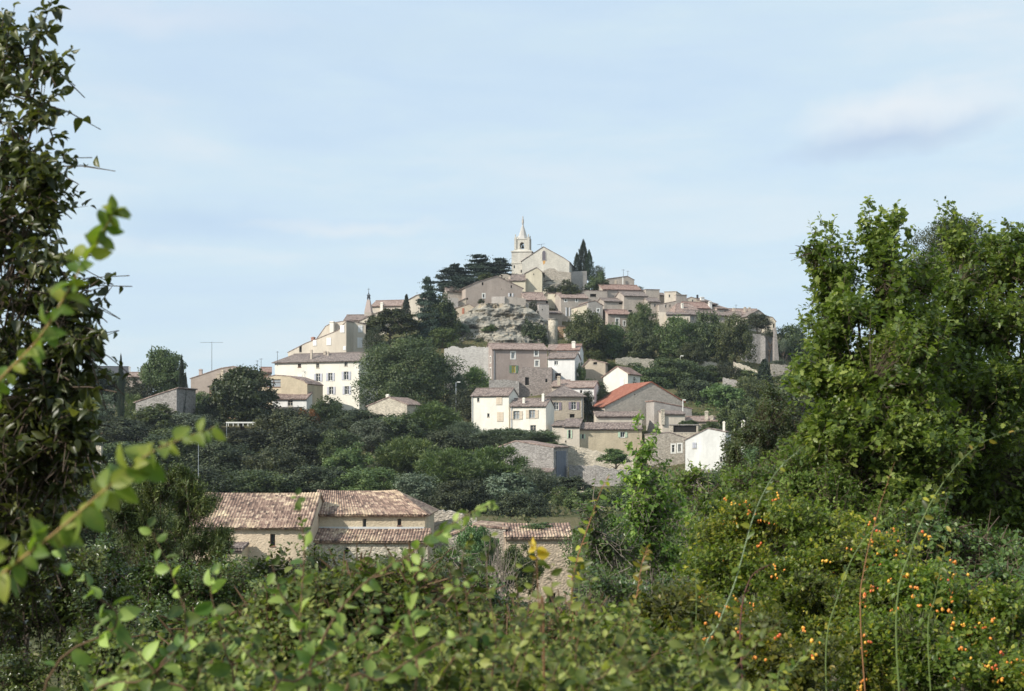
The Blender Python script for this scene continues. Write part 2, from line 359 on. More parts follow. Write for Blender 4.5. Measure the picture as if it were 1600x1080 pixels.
def rdir(rng, n, up=0.0):
    v = rng.normal(size=(n, 3)); v[:, 2] += up; return v/np.linalg.norm(v, axis=1, keepdims=True)

# unit crowns: x,y in -.5..+.5, z 0..1
def crown_pts(kind, n, rng):
    """positions, outward dirs"""
    if kind in ('round', 'shrub', 'feather', 'loose'):
        nc = {'round': 130, 'shrub': 70, 'feather': 60, 'loose': 70}[kind]
        d = rdir(rng, nc*2, .25); d = d[d[:, 2] > (-.75 if kind != 'shrub' else -.1)][:nc]; nc = len(d)
        lump = np.array([1+.36*mnoise.noise(Vector(q)*1.7+Vector((rng.random()*0+n*.01, 3, 1))) for q in d])
        rad = lump*rng.uniform(.78, 1.0, nc)*.44; rad[rng.random(nc) < .22] *= .6
        c = d*rad[:, None]
        if kind == 'shrub': c[:, 2] = c[:, 2]*1.9; c[:, 2] += .02
        else: c[:, 2] = c[:, 2]*1.05+.5
        cr = rng.uniform(.08, .14, nc)
        if kind == 'loose': cr *= .85
        i = rng.integers(0, nc, n); o = rdir(rng, n, .15)*(rng.random((n, 1))**.45)
        p = c[i]+o*cr[i][:, None]*np.array([1, 1, .8 if kind == 'round' else 1.1])
        out = d[i]*.6+o*.7
        if kind == 'feather':
            m = rng.random(n) < .6; out[m] = rdir(rng, m.sum(), 1.6); p[m] += out[m]*rng.random((m.sum(), 1))*.07
        # sparse inner fill
        m = rng.random(n) < .16; p[m] = rdir(rng, m.sum())*(rng.random((m.sum(), 1))**.5)*.33+np.array([0, 0, .5 if kind != 'shrub' else .35])
        if kind == 'shrub': p[:, 2] = np.abs(p[:, 2])
        return p, out
    if kind == 'cypress':
        z = rng.random(n)**.9; w = np.interp(z, [0, .08, .3, .6, .85, 1], [.25, .42, .5, .40, .2, .01]); a = rng.random(n)*2*np.pi
        w = w*(1+.25*np.sin(a*3+z*9)+.22*np.sin(a*5-z*23)+.12*np.sin(z*57+a)); r = w*rng.uniform(.4, 1.12, n)**.5
        p = np.c_[np.cos(a)*r, np.sin(a)*r, z]; return p, np.c_[np.cos(a)*.5, np.sin(a)*.5, np.full(n, 1.3)]+rng.normal(size=(n, 3))*.3
    if kind == 'cedar':
        P_ = []; O_ = []; k = 0; nl = 9
        for l in range(nl):
            z = .16+.84*l/(nl-1); rr = np.interp(z, [.1, .45, .8, 1], [.46, .50, .30, .07])
            nb = 7 if l < nl-2 else 4
            for b in range(nb):
                a = rng.random()*6.28; L_ = rr*rng.uniform(.6, 1.1); m = int(n/(nl*6.3)); t = rng.random(m)**.6
                wdt = .08*np.sin(np.clip(t, .05, 1)*2.6)+.015; off = rng.normal(size=m)*wdt
                lift = rng.uniform(-.02, .07)
                q = np.c_[np.cos(a)*L_*t-np.sin(a)*off, np.sin(a)*L_*t+np.cos(a)*off, z+lift*t-.03*t*t+rng.normal(size=m)*.010]
                P_.append(q); O_.append(np.c_[np.full(m, np.cos(a)), np.full(m, np.sin(a)), np.full(m, .1)]+rng.normal(size=(m, 3))*.5)
        return np.concatenate(P_), np.concatenate(O_)
    if kind == 'pine':
        nc = 60; d = rdir(rng, nc*3, .2); d = d[d[:, 2] > -.05][:nc]; nc = len(d)
        c = d*.43*rng.uniform(.8, 1, (nc, 1)); c[:, 2] = c[:, 2]*1.5+.3
        i = rng.integers(0, nc, n); o = rdir(rng, n)*(rng.random((n, 1))**.4)*.09
        return c[i]+o, d[i]*.5+o*5+np.array([0, 0, .4])
    if kind == 'conifer':
        nb = 90; P_ = []; O_ = []
        for b in range(nb):
            z = (b/nb)**.9; rr = .5*(1-z)**.8+.03; a = b*2.4; m = n//nb; t = rng.random(m)**.6
            off = rng.normal(size=m)*.06*(1.1-t)
            P_.append(np.c_[np.cos(a)*rr*t-np.sin(a)*off, np.sin(a)*rr*t+np.cos(a)*off, z*.97-.06*t*t+.05*t+rng.normal(size=m)*.012])
            O_.append(np.c_[np.full(m, np.cos(a)), np.full(m, np.sin(a)), np.full(m, .2)]+rng.normal(size=(m, 3))*.5)
        return np.concatenate(P_), np.concatenate(O_)
def core_blob(kind, rng):
    pass
PROTO = {}
def crown_proto(kind, variant, mat, n, size, tpl=T_CLUMP):
    key = (kind, variant, mat.name, n)
    if key in PROTO: return PROTO[key]
    rng = np.random.default_rng(hash((kind, variant)) % 1000 + 17*variant if False else 100*len(kind)+17*variant+ord(kind[0]))
    p, o = crown_pts(kind, n, rng)
    o = o/np.linalg.norm(o, axis=1, keepdims=True)
    n = len(p)
    nrm = o*.8+rng.normal(size=(n, 3))*.45+np.array([0, 0, .35])
    dr = rng.normal(size=(n, 3)) if kind not in ('feather', 'cypress') else o+rng.normal(size=(n, 3))*.35
    if kind in ('feather', 'cypress'): nrm = rng.normal(size=(n, 3))
    # clump-to-clump random leaf tone; light end paints sunlit tops on oak and dark shrub
    r = np.array([mnoise.noise(Vector(q)*7) for q in p])*.5+.45+rng.normal(size=n)*.16
    me_o = leaves_mesh('crown', p, dr, nrm, size*rng.uniform(.6, 1.25, n), tpl, mat, rnd=r)
    me = me_o.data; bpy.data.objects.remove(me_o); PROTO[key] = me; return me
def trunk_proto(variant, mat=BARK, kind='round'):
    key = ('trunk', variant, kind)
    if key in PROTO: return PROTO[key]
    rng = random.Random(variant*7+3); mb = MB()
    # unit trunk: base at z=0, branches reach to z=1, lateral .35
    n = 6; pts = [(rng.uniform(-.02, .02)*i, rng.uniform(-.02, .02)*i, i/n*.85) for i in range(n+1)]
    mb.tube(pts, [.045*(1-.8*i/n) for i in range(n+1)], 7)
    nb = 9 if kind != 'cypress' else 2
    for k in range(nb):
        t = rng.uniform(.25, .75); a = rng.uniform(0, 6.28); b = Vector(pts[int(t/.85*n)])
        L_ = rng.uniform(.2, .36)*(1 if kind != 'cypress' else .2); up = rng.uniform(.12, .3) if kind != 'cedar' else .03
        q = [b+Vector((math.cos(a)*L_*s, math.sin(a)*L_*s, up*s**.8)) for s in (0, .33, .66, 1)]
        mb.tube(q, [.02, .015, .009, .003], 5)
    o = mb.build('trunk', mat); me = o.data; bpy.data.objects.remove(o); PROTO[key] = me; return me
LM = {
 'holm': leaf_mat('evergreen_oak', (.020, .034, .012), (.060, .084, .028), (.145, .17, .062), .16, .5),  # lightest tone raised to paint sunlit tops into the leaf colour
 'plane': leaf_mat('plane_tree', (.028, .056, .016), (.068, .110, .030), (.15, .195, .06), .2, .5),
 'cedar': leaf_mat('cedar', (.012, .024, .015), (.028, .048, .030), (.058, .085, .052), .05, .6),
 'cypress': leaf_mat('cypress', (.010, .020, .010), (.020, .038, .016), (.040, .060, .026), .05, .6),
 'olive': leaf_mat('olive_grey', (.05, .072, .04), (.10, .128, .075), (.18, .21, .14), .12, .5),
 'green': leaf_mat('mid_green', (.034, .060, .018), (.084, .125, .036), (.18, .22, .075), .2, .5),
 'walnut': leaf_mat('walnut', (.024, .045, .014), (.05, .08, .024), (.11, .14, .055), .2, .45),
 'light': leaf_mat('light_green', (.05, .085, .028), (.085, .135, .045), (.14, .19, .075), .25, .5),
 'dark': leaf_mat('dark_shrub', (.014, .021, .009), (.039, .051, .020), (.098, .112, .044), .08, .6),  # lightest tone lifted likewise, sunlit tops put into the colour
 'autumn': leaf_mat('russet_shrub', (.10, .06, .02), (.20, .09, .03), (.26, .13, .05), .25, .5),
 'yellow': leaf_mat('yellow_green', (.075, .095, .022), (.13, .155, .035), (.20, .22, .06), .25, .5),
}
def hill_tree(name, kind, mat, px, pyt, pyb, w, Y, label, cat='tree', group=None, var=None, n=7000, size=None, rz=None, depth=None):
    """crown from row pyt to row pyb, w photo pixels wide, at distance Y; rooted on the terrain"""
    rs = random.Random(int(px*13+pyt*7)); var = rs.randrange(3) if var is None else var
    w *= {'round': 1.2, 'loose': 1.2, 'shrub': 1.25, 'feather': 1.25, 'pine': 1.12}.get(kind, 1.0); pyb += (pyb-pyt)*(.12 if kind in ('round', 'loose', 'feather') else 0); pyt -= (pyb-pyt)*.02
    n = int(n*1.35)
    Wm = w/F*Y; x = (px-800)/F*Y; zt = (HZ-pyt)/F*Y; zb = (HZ-pyb)/F*Y; H = zt-zb
    g = min(gz(x, Y), zt-1.0)
    root = empty(name, (x, Y, g), 0); tag(root, label, cat, group)
    base = {'round': .036, 'shrub': .050, 'feather': .052, 'loose': .04, 'cypress': .07, 'cedar': .030, 'pine': .045, 'conifer': .04}[kind]
    sz = size or base
    tpl = {'feather': T_NEED, 'cypress': T_NEED, 'cedar': T_CLUMP}.get(kind, T_CLUMP)
    if kind == 'feather': sz *= 1.6
    if kind == 'cypress': sz *= 1.6
    me = crown_proto(kind, var, LM[mat], n, sz, tpl)
    c = bpy.data.objects.new('crown', me); COL.objects.link(c); c.parent = root
    c.location = (0, 0, zb-g); c.scale = (Wm, depth or Wm, H); c.rotation_euler = (0, 0, rs.uniform(0, 6.28) if rz is None else rz)
    if c.scale[0] != c.scale[1]: c.rotation_euler = (0, 0, rs.choice([0, math.pi]))
    tr = bpy.data.objects.new('trunk', trunk_proto(var, kind=kind)); COL.objects.link(tr); tr.parent = root
    th = max(.6, (zb-g)+.72*H); tw = min(Wm*.95, th*1.2) if kind != 'cypress' else min(th*.35, Wm*2)
    tr.scale = (tw, tw, th+.3); tr.location = (0, 0, -.3); tr.rotation_euler = (0, 0, rs.uniform(0, 6.28))
    return root

# near plants: woody skeleton built first, twigs and leaves grown to fill given lobes
def near_plant(name, label, cat, base, lobes, ntw, leaf, size, mat, bark, seed, group=None, tw_len=.35, per=9, tw_r=.0025, limb_r=.03, tpl=T_ELM, up=.3, droop=.15, shell=.75, distich=False, fruit=None, colnoise=2.0, clump=9, cspread=.46, leaders=()):
    rng = np.random.default_rng(seed); root = empty(name, base, 0); tag(root, label, cat, group)
    B = Vector(base); mb = MB(); limbp = []
    lob = [((q[0]-800)/F*q[2], q[2], (HZ-q[1])/F*q[2], q[3]/F*q[2], q[4]/F*q[2], q[5]) for q in lobes]   # centre, rx, rz, ry(m)
    vol = np.array([l[3]*l[4] for l in lob])**1.0; vol /= vol.sum()
    cen = np.array([l[:3] for l in lob]); top = cen.mean(0)
    for l in lob:                    # one limb per lobe, from the base
        c = Vector(l[:3])-B; s = Vector((rng.normal()*.12, rng.normal()*.12, 0))*c.length*.5
        pts = [Vector((c.x*t**1.8, c.y*t**1.8, c.z*t-.1*(1-t))) + s*math.sin(t*3.1)*.35 for t in np.linspace(0, 1, 9)]
        mb.tube(pts, [limb_r*(1-.80*t) for t in np.linspace(0, 1, 9)], 6)
        for k in range(3, 9): limbp.append(pts[k])
        for b in range(5):           # side branches inside the lobe
            d = rdir(rng, 1, .3)[0]*np.array([l[3], l[5], l[4]])*.40; st = pts[5+int(rng.integers(0, 4))]
            q = [st+Vector(d*t)+Vector((0, 0, .06*math.sin(t*3)*l[4])) for t in np.linspace(0, 1, 5)]
            q2 = [x + (Vector(c)-st)*t*.6 for x, t in zip(q, np.linspace(0, 1, 5))]
            mb.tube(q2, [limb_r*.32*(1-.75*t) for t in np.linspace(0, 1, 5)], 4, cap=False)
            limbp += q2[1:]
    limbp = np.array([tuple(q) for q in limbp])
    idx = rng.choice(len(lob), ntw, p=vol); L_ = np.array(lob)[idx]
    cd = rdir(rng, len(lob)*clump, .1)*np.where(rng.random((len(lob)*clump, 1)) < .75, rng.uniform(.62, .95, (len(lob)*clump, 1)), .35)
    ci = idx*clump+rng.integers(0, clump, ntw); d = cd[ci]+rdir(rng, ntw)*(rng.random((ntw, 1))**.6)*cspread; r = np.where(rng.random(ntw) < shell*1.25, 1.0, .55)
    tip = L_[:, :3]+d*r[:, None]*L_[:, [3, 5, 4]] - np.array(base)
    dist = np.linalg.norm(tip[:, None]-limbp[None], axis=2); j = dist.argmin(1); org = limbp[j]
    v = tip-org; ln = np.linalg.norm(v, axis=1, keepdims=True); v = v/np.maximum(ln, 1e-6)
    v = v+rng.normal(size=v.shape)*.22+np.array([0, 0, up]); v /= np.linalg.norm(v, axis=1, keepdims=True)
    tl = tw_len*rng.uniform(.6, 1.3, ntw)
    st = tip-v*tl[:, None]
    cache = []; cpos = []; cdir = []; cn = []
    sidev = np.cross(v, rng.normal(size=v.shape)); sidev /= np.linalg.norm(sidev, axis=1, keepdims=True)
    nside = np.cross(v, sidev)
    for i in range(ntw):
        a = Vector(st[i]); b = Vector(tip[i]); m = (a+b)/2+Vector((0, 0, tl[i]*.06)); o = Vector(org[i])
        if (o-a).length > .06*tw_len: mb.tube([o, (o+a)/2+Vector((0, 0, .04*(o-a).length)), a], [tw_r*2.2, tw_r*1.6, tw_r*1.3], 3, cap=False)
        mb.tube([a, m, b], [tw_r*1.3, tw_r, tw_r*.4], 3, cap=False)
    t = .12+.90*(np.arange(per)+.5)/per*1.04
    T_ = np.tile(t, ntw)+rng.normal(size=per*ntw)*.03; I = np.repeat(np.arange(ntw), per)
    lp = st[I]+v[I]*(tl[I]*T_)[:, None]; lp[:, 2] += tl[I]*.06*np.sin(T_*3.14)
    sgn = np.where(np.arange(per*ntw) % 2 == 0, 1, -1)[:, None]
    if distich: ld = sidev[I]*sgn*.9+v[I]*.55
    else:
        ang = rng.random(per*ntw)*6.283; ld = sidev[I]*np.cos(ang)[:, None]+nside[I]*np.sin(ang)[:, None]+v[I]*.5
    ld = ld+rng.normal(size=ld.shape)*.22; ld[:, 2] -= droop
    nrm = rng.normal(size=ld.shape)*.35+np.array([0, 0, 1.0])+0*ld
    if not distich: nrm += rdir(rng, len(ld))*.5
    s = size*rng.uniform(.5, 1.3, per*ntw)*np.where(T_ > .88, .7, 1)
    rr = np.array([mnoise.noise(Vector(q)*colnoise) for q in tip])[I]*.45+.45+rng.normal(size=per*ntw)*.17
    if len(leaders):
        A = ([], [], [], []); Ba = np.array(base)
        for (x0, y0, x1, y1, Yl) in leaders:
            p0 = Vector(P(x0, y0, Yl))-B; p1 = Vector(P(x1, y1, Yl+rng.normal()*.15))-B; nr_ = Vector(limbp[np.linalg.norm(limbp-np.array(p0), axis=1).argmin()])
            L2 = (p1-p0).length; mid = p0.lerp(p1, .5)+Vector((rng.normal()*.04, rng.normal()*.05, .03))*L2
            nl_ = max(9, int((L2+(p0-nr_).length)/size*2.2)); sprig_geo(mb, [nr_, p0, mid, p1], size*1.0, nl_, rng, A, .0045, lowfrac=.3, spread=.7)
            for q in range(max(3, int(L2/(size*.8)))):
                t_ = rng.uniform(.0, .85); b0 = p0.lerp(mid, t_*2) if t_ < .5 else mid.lerp(p1, t_*2-1); dv = Vector(((-1)**q*rng.uniform(.4, 1), rng.normal()*.5, rng.uniform(.2, .9))).normalized()*L2*rng.uniform(.18, .38)*(1.1-t_)
                sprig_geo(mb, [b0, b0+dv*.55+Vector((0, 0, -.01)), b0+dv], size*.95, max(5, int(dv.length/size*3.4)), rng, A, .0022, lowfrac=.15, spread=.8)
        lp = np.r_[lp, np.array(A[0])]; ld = np.r_[ld, np.array(A[1])]; nrm = np.r_[nrm, np.array(A[2])]; s = np.r_[s, np.array(A[3])]; rr = np.r_[rr, rng.normal(size=len(A[3]))*.22+.55]
    wood = mb.build('branches', bark, root)
    leaves_mesh('foliage', lp, ld, nrm, s, tpl, mat, root, rnd=rr)
    if fruit:
        fm = fruit['mat']; k = fruit['n']; fi = rng.choice(ntw, k); mbs = []
        cand = rng.choice(ntw, k*4); score = tip[cand][:, 1]-.5*tip[cand][:, 2]; front = cand[np.argsort(score+rng.normal(size=len(score))*.12)][:k]
        for q in front:
            mbs.append(tip[q]+np.array([0, -.07, .02])+rng.normal(size=3)*.01)
        add_fruits(mbs, fm, root, fruit['r'], rng, fruit.get('name', 'rose_hip'))
    return root
_ico = None
def fruit_mesh(r, mat, name):
    mb = MB(); mb.lathe([(.02*r, -1.25*r), (.62*r, -.95*r), (r, -.2*r), (.92*r, .45*r), (.5*r, 1.0*r), (.25*r, 1.15*r), (.32*r, 1.4*r)], 8)
    o = mb.build(name, mat, smooth=True); me = o.data; bpy.data.objects.remove(o); return me
def add_fruits(pts, mats, root, r, rng, name):
    """hanging clusters: a short fruiting twig and its hips"""
    ms = [fruit_mesh(r, m, name) for m in mats]; left = 99; tw = []
    for v in range(3):
        mb = MB(); mb.tube([(0, .02, .05), (0, 0, .03), (0, 0, .012)], [.0012, .001, .0008], 4); o = mb.build('fruiting_twig', plain_mat('dark_green_twig', (.07, .075, .03), .8)); tw.append(o.data); bpy.data.objects.remove(o)
    for p in pts:
        k = int(rng.choice([1, 2, 3, 3, 4])); 
        if left < k: break
        left -= k; c = bpy.data.objects.new('fruiting_twig', tw[int(rng.integers(0, 3))]); COL.objects.link(c); c.parent = root; c.location = tuple(p); mi = int(rng.integers(0, len(ms)))
        for q in range(k):
            o = bpy.data.objects.new(name, ms[mi] if rng.random() < .7 else ms[int(rng.integers(0, len(ms)))]); COL.objects.link(o); o.parent = c
            o.location = (rng.normal()*r*2.0*(q > 0), rng.normal()*r*(q > 0), rng.normal()*r*1.5*(q > 0)); o.rotation_euler = (rng.normal()*.5+3.1, rng.normal()*.5, 0); s = rng.uniform(.7, 1.15); o.scale = (s, s, s)
def sprig_geo(mb, stem, leafsize, nleaf, rng, acc, r0=.004, face=None, spread=.95, lowfrac=0.06):
    """a stem through 3-D points with leaves alternating either side, added to acc (pos,dir,nrm,size)"""
    pts = [Vector(p) for p in stem]
    fine = []
    for i in range(len(pts)-1):
        p0 = pts[max(i-1, 0)]; p1 = pts[i]; p2 = pts[i+1]; p3 = pts[min(i+2, len(pts)-1)]
        for t in np.linspace(0, 1, 7)[:-1]:
            fine.append(.5*((2*p1)+(p2-p0)*t+(2*p0-5*p1+4*p2-p3)*t*t+(3*p1-p0-3*p2+p3)*t**3))
    fine.append(pts[-1]); n = len(fine)
    mb.tube(fine, [r0*(1-.93*i/n) for i in range(n)], 5)
    fn = Vector(face or (0, -.75, .65)).normalized()
    for k in range(nleaf):
        t = lowfrac+(1-lowfrac)*(k+.6)/nleaf; q = t*(n-1); i = min(int(q), n-2); p = fine[i].lerp(fine[i+1], q-i)
        d = (fine[i+1]-fine[i]).normalized(); s = d.cross(fn).normalized()*(1 if k % 2 else -1)
        ld = s*spread*rng.uniform(.5, 1.1)+d*.5+Vector(rng.normal(size=3))*.42; ld.z -= .2
        acc[0].append(tuple(p)); acc[1].append(tuple(ld)); acc[2].append(tuple(fn+Vector(rng.normal(size=3))*.75))
        acc[3].append(leafsize*rng.uniform(.55, 1.2)*(1-.45*max(0, t-.75)/.25))
# ------------------------------------------------------------------ buildings
class Panel:
    """vertical wall panel in a house's local frame: origin (x,y), direction d, inward direction w"""
    def __init__(s, o, d, w): s.o = Vector((*o, 0)); s.d = Vector((*d, 0)); s.w = Vector((*w, 0))
    def pt(s, a, z, dep=0.0): return s.o + s.d*a + s.w*dep + Vector((0, 0, z))
class House: pass
def make_windows(H, panel, wins, mapf):
    """wins: (px,py,wpx,hpx,opts). Returns holes"""
    holes = []; rd = .22
    for wdef in wins:
        cx, cyy, wp, hp = wdef[:4]; op = wdef[4] if len(wdef) > 4 else ''
        s0, zt = mapf(cx-wp/2, cyy-hp/2); s1, zb = mapf(cx+wp/2, cyy+hp/2)
        if s1 < s0: s0, s1 = s1, s0
        lab = None
        if 'closed' in op:          # shutters folded shut over the opening
            sh = 'white'
            for k in SHUT:
                if k in op: sh = k
            w = MB(); M = lambda p: panel.pt(p[0], p[2], -p[1])
            mid = (s0+s1)/2
            w.box(s0-.06, s1+.06, .0, .03, zb-.14, zb-.04, M)
            win = w.build('window', H.trim, H.root)
            for a, b in ((s0, mid-.015), (mid+.015, s1)):
                q = MB(); q.box(a, b, .02, .075, zb, zt, M)
                nb = max(2, int((zt-zb)/.5))
                for i in range(nb): zz = zb+(zt-zb)*(i+.5)/nb; q.box(a+.04, b-.04, .07, .1, zz-.05, zz+.05, M)
                q.build('shutter', SHUT[sh], win)
            continue
        holes.append((s0, zb, s1, zt))
        M = lambda p: panel.pt(p[0], p[2], p[1])
        w = MB(); t = min(.07, (s1-s0)*.12)
        if 'hole' not in op:
            w.box(s0, s0+t, rd-.1, rd-.04, zb, zt, M); w.box(s1-t, s1, rd-.1, rd-.04, zb, zt, M)
            w.box(s0+t, s1-t, rd-.1, rd-.04, zt-t, zt, M); w.box(s0+t, s1-t, rd-.1, rd-.04, zb, zb+t, M)
            if s1-s0 > .5: m = (s0+s1)/2; w.box(m-t*.5, m+t*.5, rd-.09, rd-.035, zb+t, zt-t, M)
            if zt-zb > 1.0: z_ = zb+(zt-zb)*.62; w.box(s0+t, s1-t, rd-.085, rd-.045, z_-.02, z_+.02, M)
        else: w.box(s0-.04, s1+.04, rd-.1, rd-.04, zb-.03, zb+.03, M)
        # sill
        w.box(s0-.05, s1+.05, -.06, rd-.1, zb-.075, zb-.002, M)
        fr = WHITEP if 'wfr' in op or 'wsur' in op else (WOODB if 'bfr' in op else H.trim)
        win = w.build('window', fr, H.root)
        if 'wsur' in op:
            q = MB(); e = .2; M2 = lambda p: panel.pt(p[0], p[2], -p[1])
            q.box(s0-e, s0, .002, .03, zb-e, zt+e, M2); q.box(s1, s1+e, .002, .03, zb-e, zt+e, M2)
            q.box(s0, s1, .002, .03, zt, zt+e, M2); q.box(s0, s1, .002, .03, zb-e, zb-.08, M2)
            q.build('surround', WHITEP, win)
        pm = DARKIN if 'hole' in op else (PANEL if 'cur' in op else (YELLOWP if 'yel' in op else PANE))  # bare openings get a near-black board, their inner shade painted on
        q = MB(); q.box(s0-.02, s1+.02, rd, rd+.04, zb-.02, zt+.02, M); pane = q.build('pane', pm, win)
        sh = next((k for k in SHUT if ('sh-'+k) in op), None)
        if sh:
            wd = (s1-s0)*(.5 if 'wide' not in op else .8); M2 = lambda p: panel.pt(p[0], p[2], -p[1])
            for a, b in ((s0-wd-.02, s0-.02), (s1+.02, s1+wd+.02)):
                q = MB(); q.box(a, b, .03, .08, zb, zt, M2)
                for i in range(3): zz = zb+(zt-zb)*(i+.5)/3; q.box(a+.05, b-.05, .075, .1, zz-.06, zz+.06, M2)
                q.build('shutter', SHUT[sh], win)
    return holes
def panel_mesh(mb, panel, poly, holes, rd=.26):
    vs_ = [Vector(p) for p in poly]; n = len(vs_); ed = [(i, (i+1) % n) for i in range(n)]
    if not holes:
        mb.face([panel.pt(p.x, p.y) for p in vs_]); return
    zs = [p[1] for p in poly]
    for (a, b, c, d) in holes:
        k = len(vs_); vs_ += [Vector((a, b)), Vector((c, b)), Vector((c, d)), Vector((a, d))]; ed += [(k, k+1), (k+1, k+2), (k+2, k+3), (k+3, k)]
    r = delaunay_2d_cdt(vs_, ed, [list(range(n))], 1, 1e-5)
    for f in r[2]:
        c = sum((r[0][i] for i in f), Vector((0, 0)))/len(f)
        if any(a < c.x < cc_ and b < c.y < d for (a, b, cc_, d) in holes): continue
        mb.face([panel.pt(r[0][i].x, r[0][i].y) for i in f])
    for (a, b, c, d) in holes:
        L_ = [(a, b), (c, b), (c, d), (a, d)]
        for i in range(4):
            p, q = L_[i], L_[(i+1) % 4]
            mb.face([panel.pt(*p), panel.pt(*q), panel.pt(*q, rd), panel.pt(*p, rd)])
def slab(mb, a, b, c, d, th=.16, n_lift=.02, corr=False, rng=None):
    """roof plane: a,b eave ends, c,d upper ends (c above b)"""
    a, b, c, d = map(Vector, (a, b, c, d)); nn = (b-a).cross(d-a).normalized()
    if nn.z < 0: nn = -nn
    lo = nn*(-th*.4+n_lift); hi = nn*(th*.6+n_lift)
    ul = (b-a).length; vl = ((d-a).length+(c-b).length)/2
    if not corr:
        mb.face([a+hi, b+hi, c+hi, d+hi], [(0, 0), (ul, 0), (ul, vl), (0, vl)])
    else:
        pitch = .24; nu = int(ul/pitch)*4; nv = max(2, int(vl/.30)); base = len(mb.v); rng = rng or random.Random(3)
        jit = [rng.uniform(-.02, .02) for _ in range(nu+1)]; wob = [rng.uniform(-.05, .05) for _ in range(nu//4+2)]
        for j in range(nv+1):
            tv = j/nv
            for st in (0, 1):
                for i in range(nu+1):
                    tu = i/nu; p = a.lerp(b, tu).lerp(d.lerp(c, tu), tv)
                    h = (.0, .042, .058, .042)[i % 4]+(0.035 if st == 0 else 0)+(wob[i//4]*.5 if (j % 3 == 1) else 0)*.3+rng.uniform(-.010, .010)
                    if st == 0 and j == 0: p = p-(d-a).normalized()*(.04+wob[i//4])
                    q = p+hi+nn*h; q.z -= .10*math.sin(math.pi*tu)*(.35+.65*tv)*min(1, ul/9)+.03*mnoise.noise(Vector((tu*ul*.35, tv*vl*.35, ul))); mb.v.append(tuple(q))
        W_ = nu+1
        for r_ in range(2*(nv+1)-1):
            if r_ == 2*(nv+1)-2: continue
            for i in range(nu):
                q = (base+r_*W_+i, base+r_*W_+i+1, base+(r_+1)*W_+i+1, base+(r_+1)*W_+i); mb.f.append(q)
                v0 = (r_//2)/nv*vl+.18; v1_ = v0
                mb.uv.append([(i/nu*ul*.917, v0), ((i+1)/nu*ul*.917, v0), ((i+1)/nu*ul*.917, v0+.05), (i/nu*ul*.917, v0+.05)])
    mb.face([d+lo, c+lo, b+lo, a+lo], [(0, 0)]*4)
    for p, q in ((a, b), (b, c), (c, d), (d, a)):
        l_ = (q-p).length; mb.face([p+lo, q+lo, q+hi, p+hi], [(0, 0), (l_, 0), (l_, .1), (0, .1)])
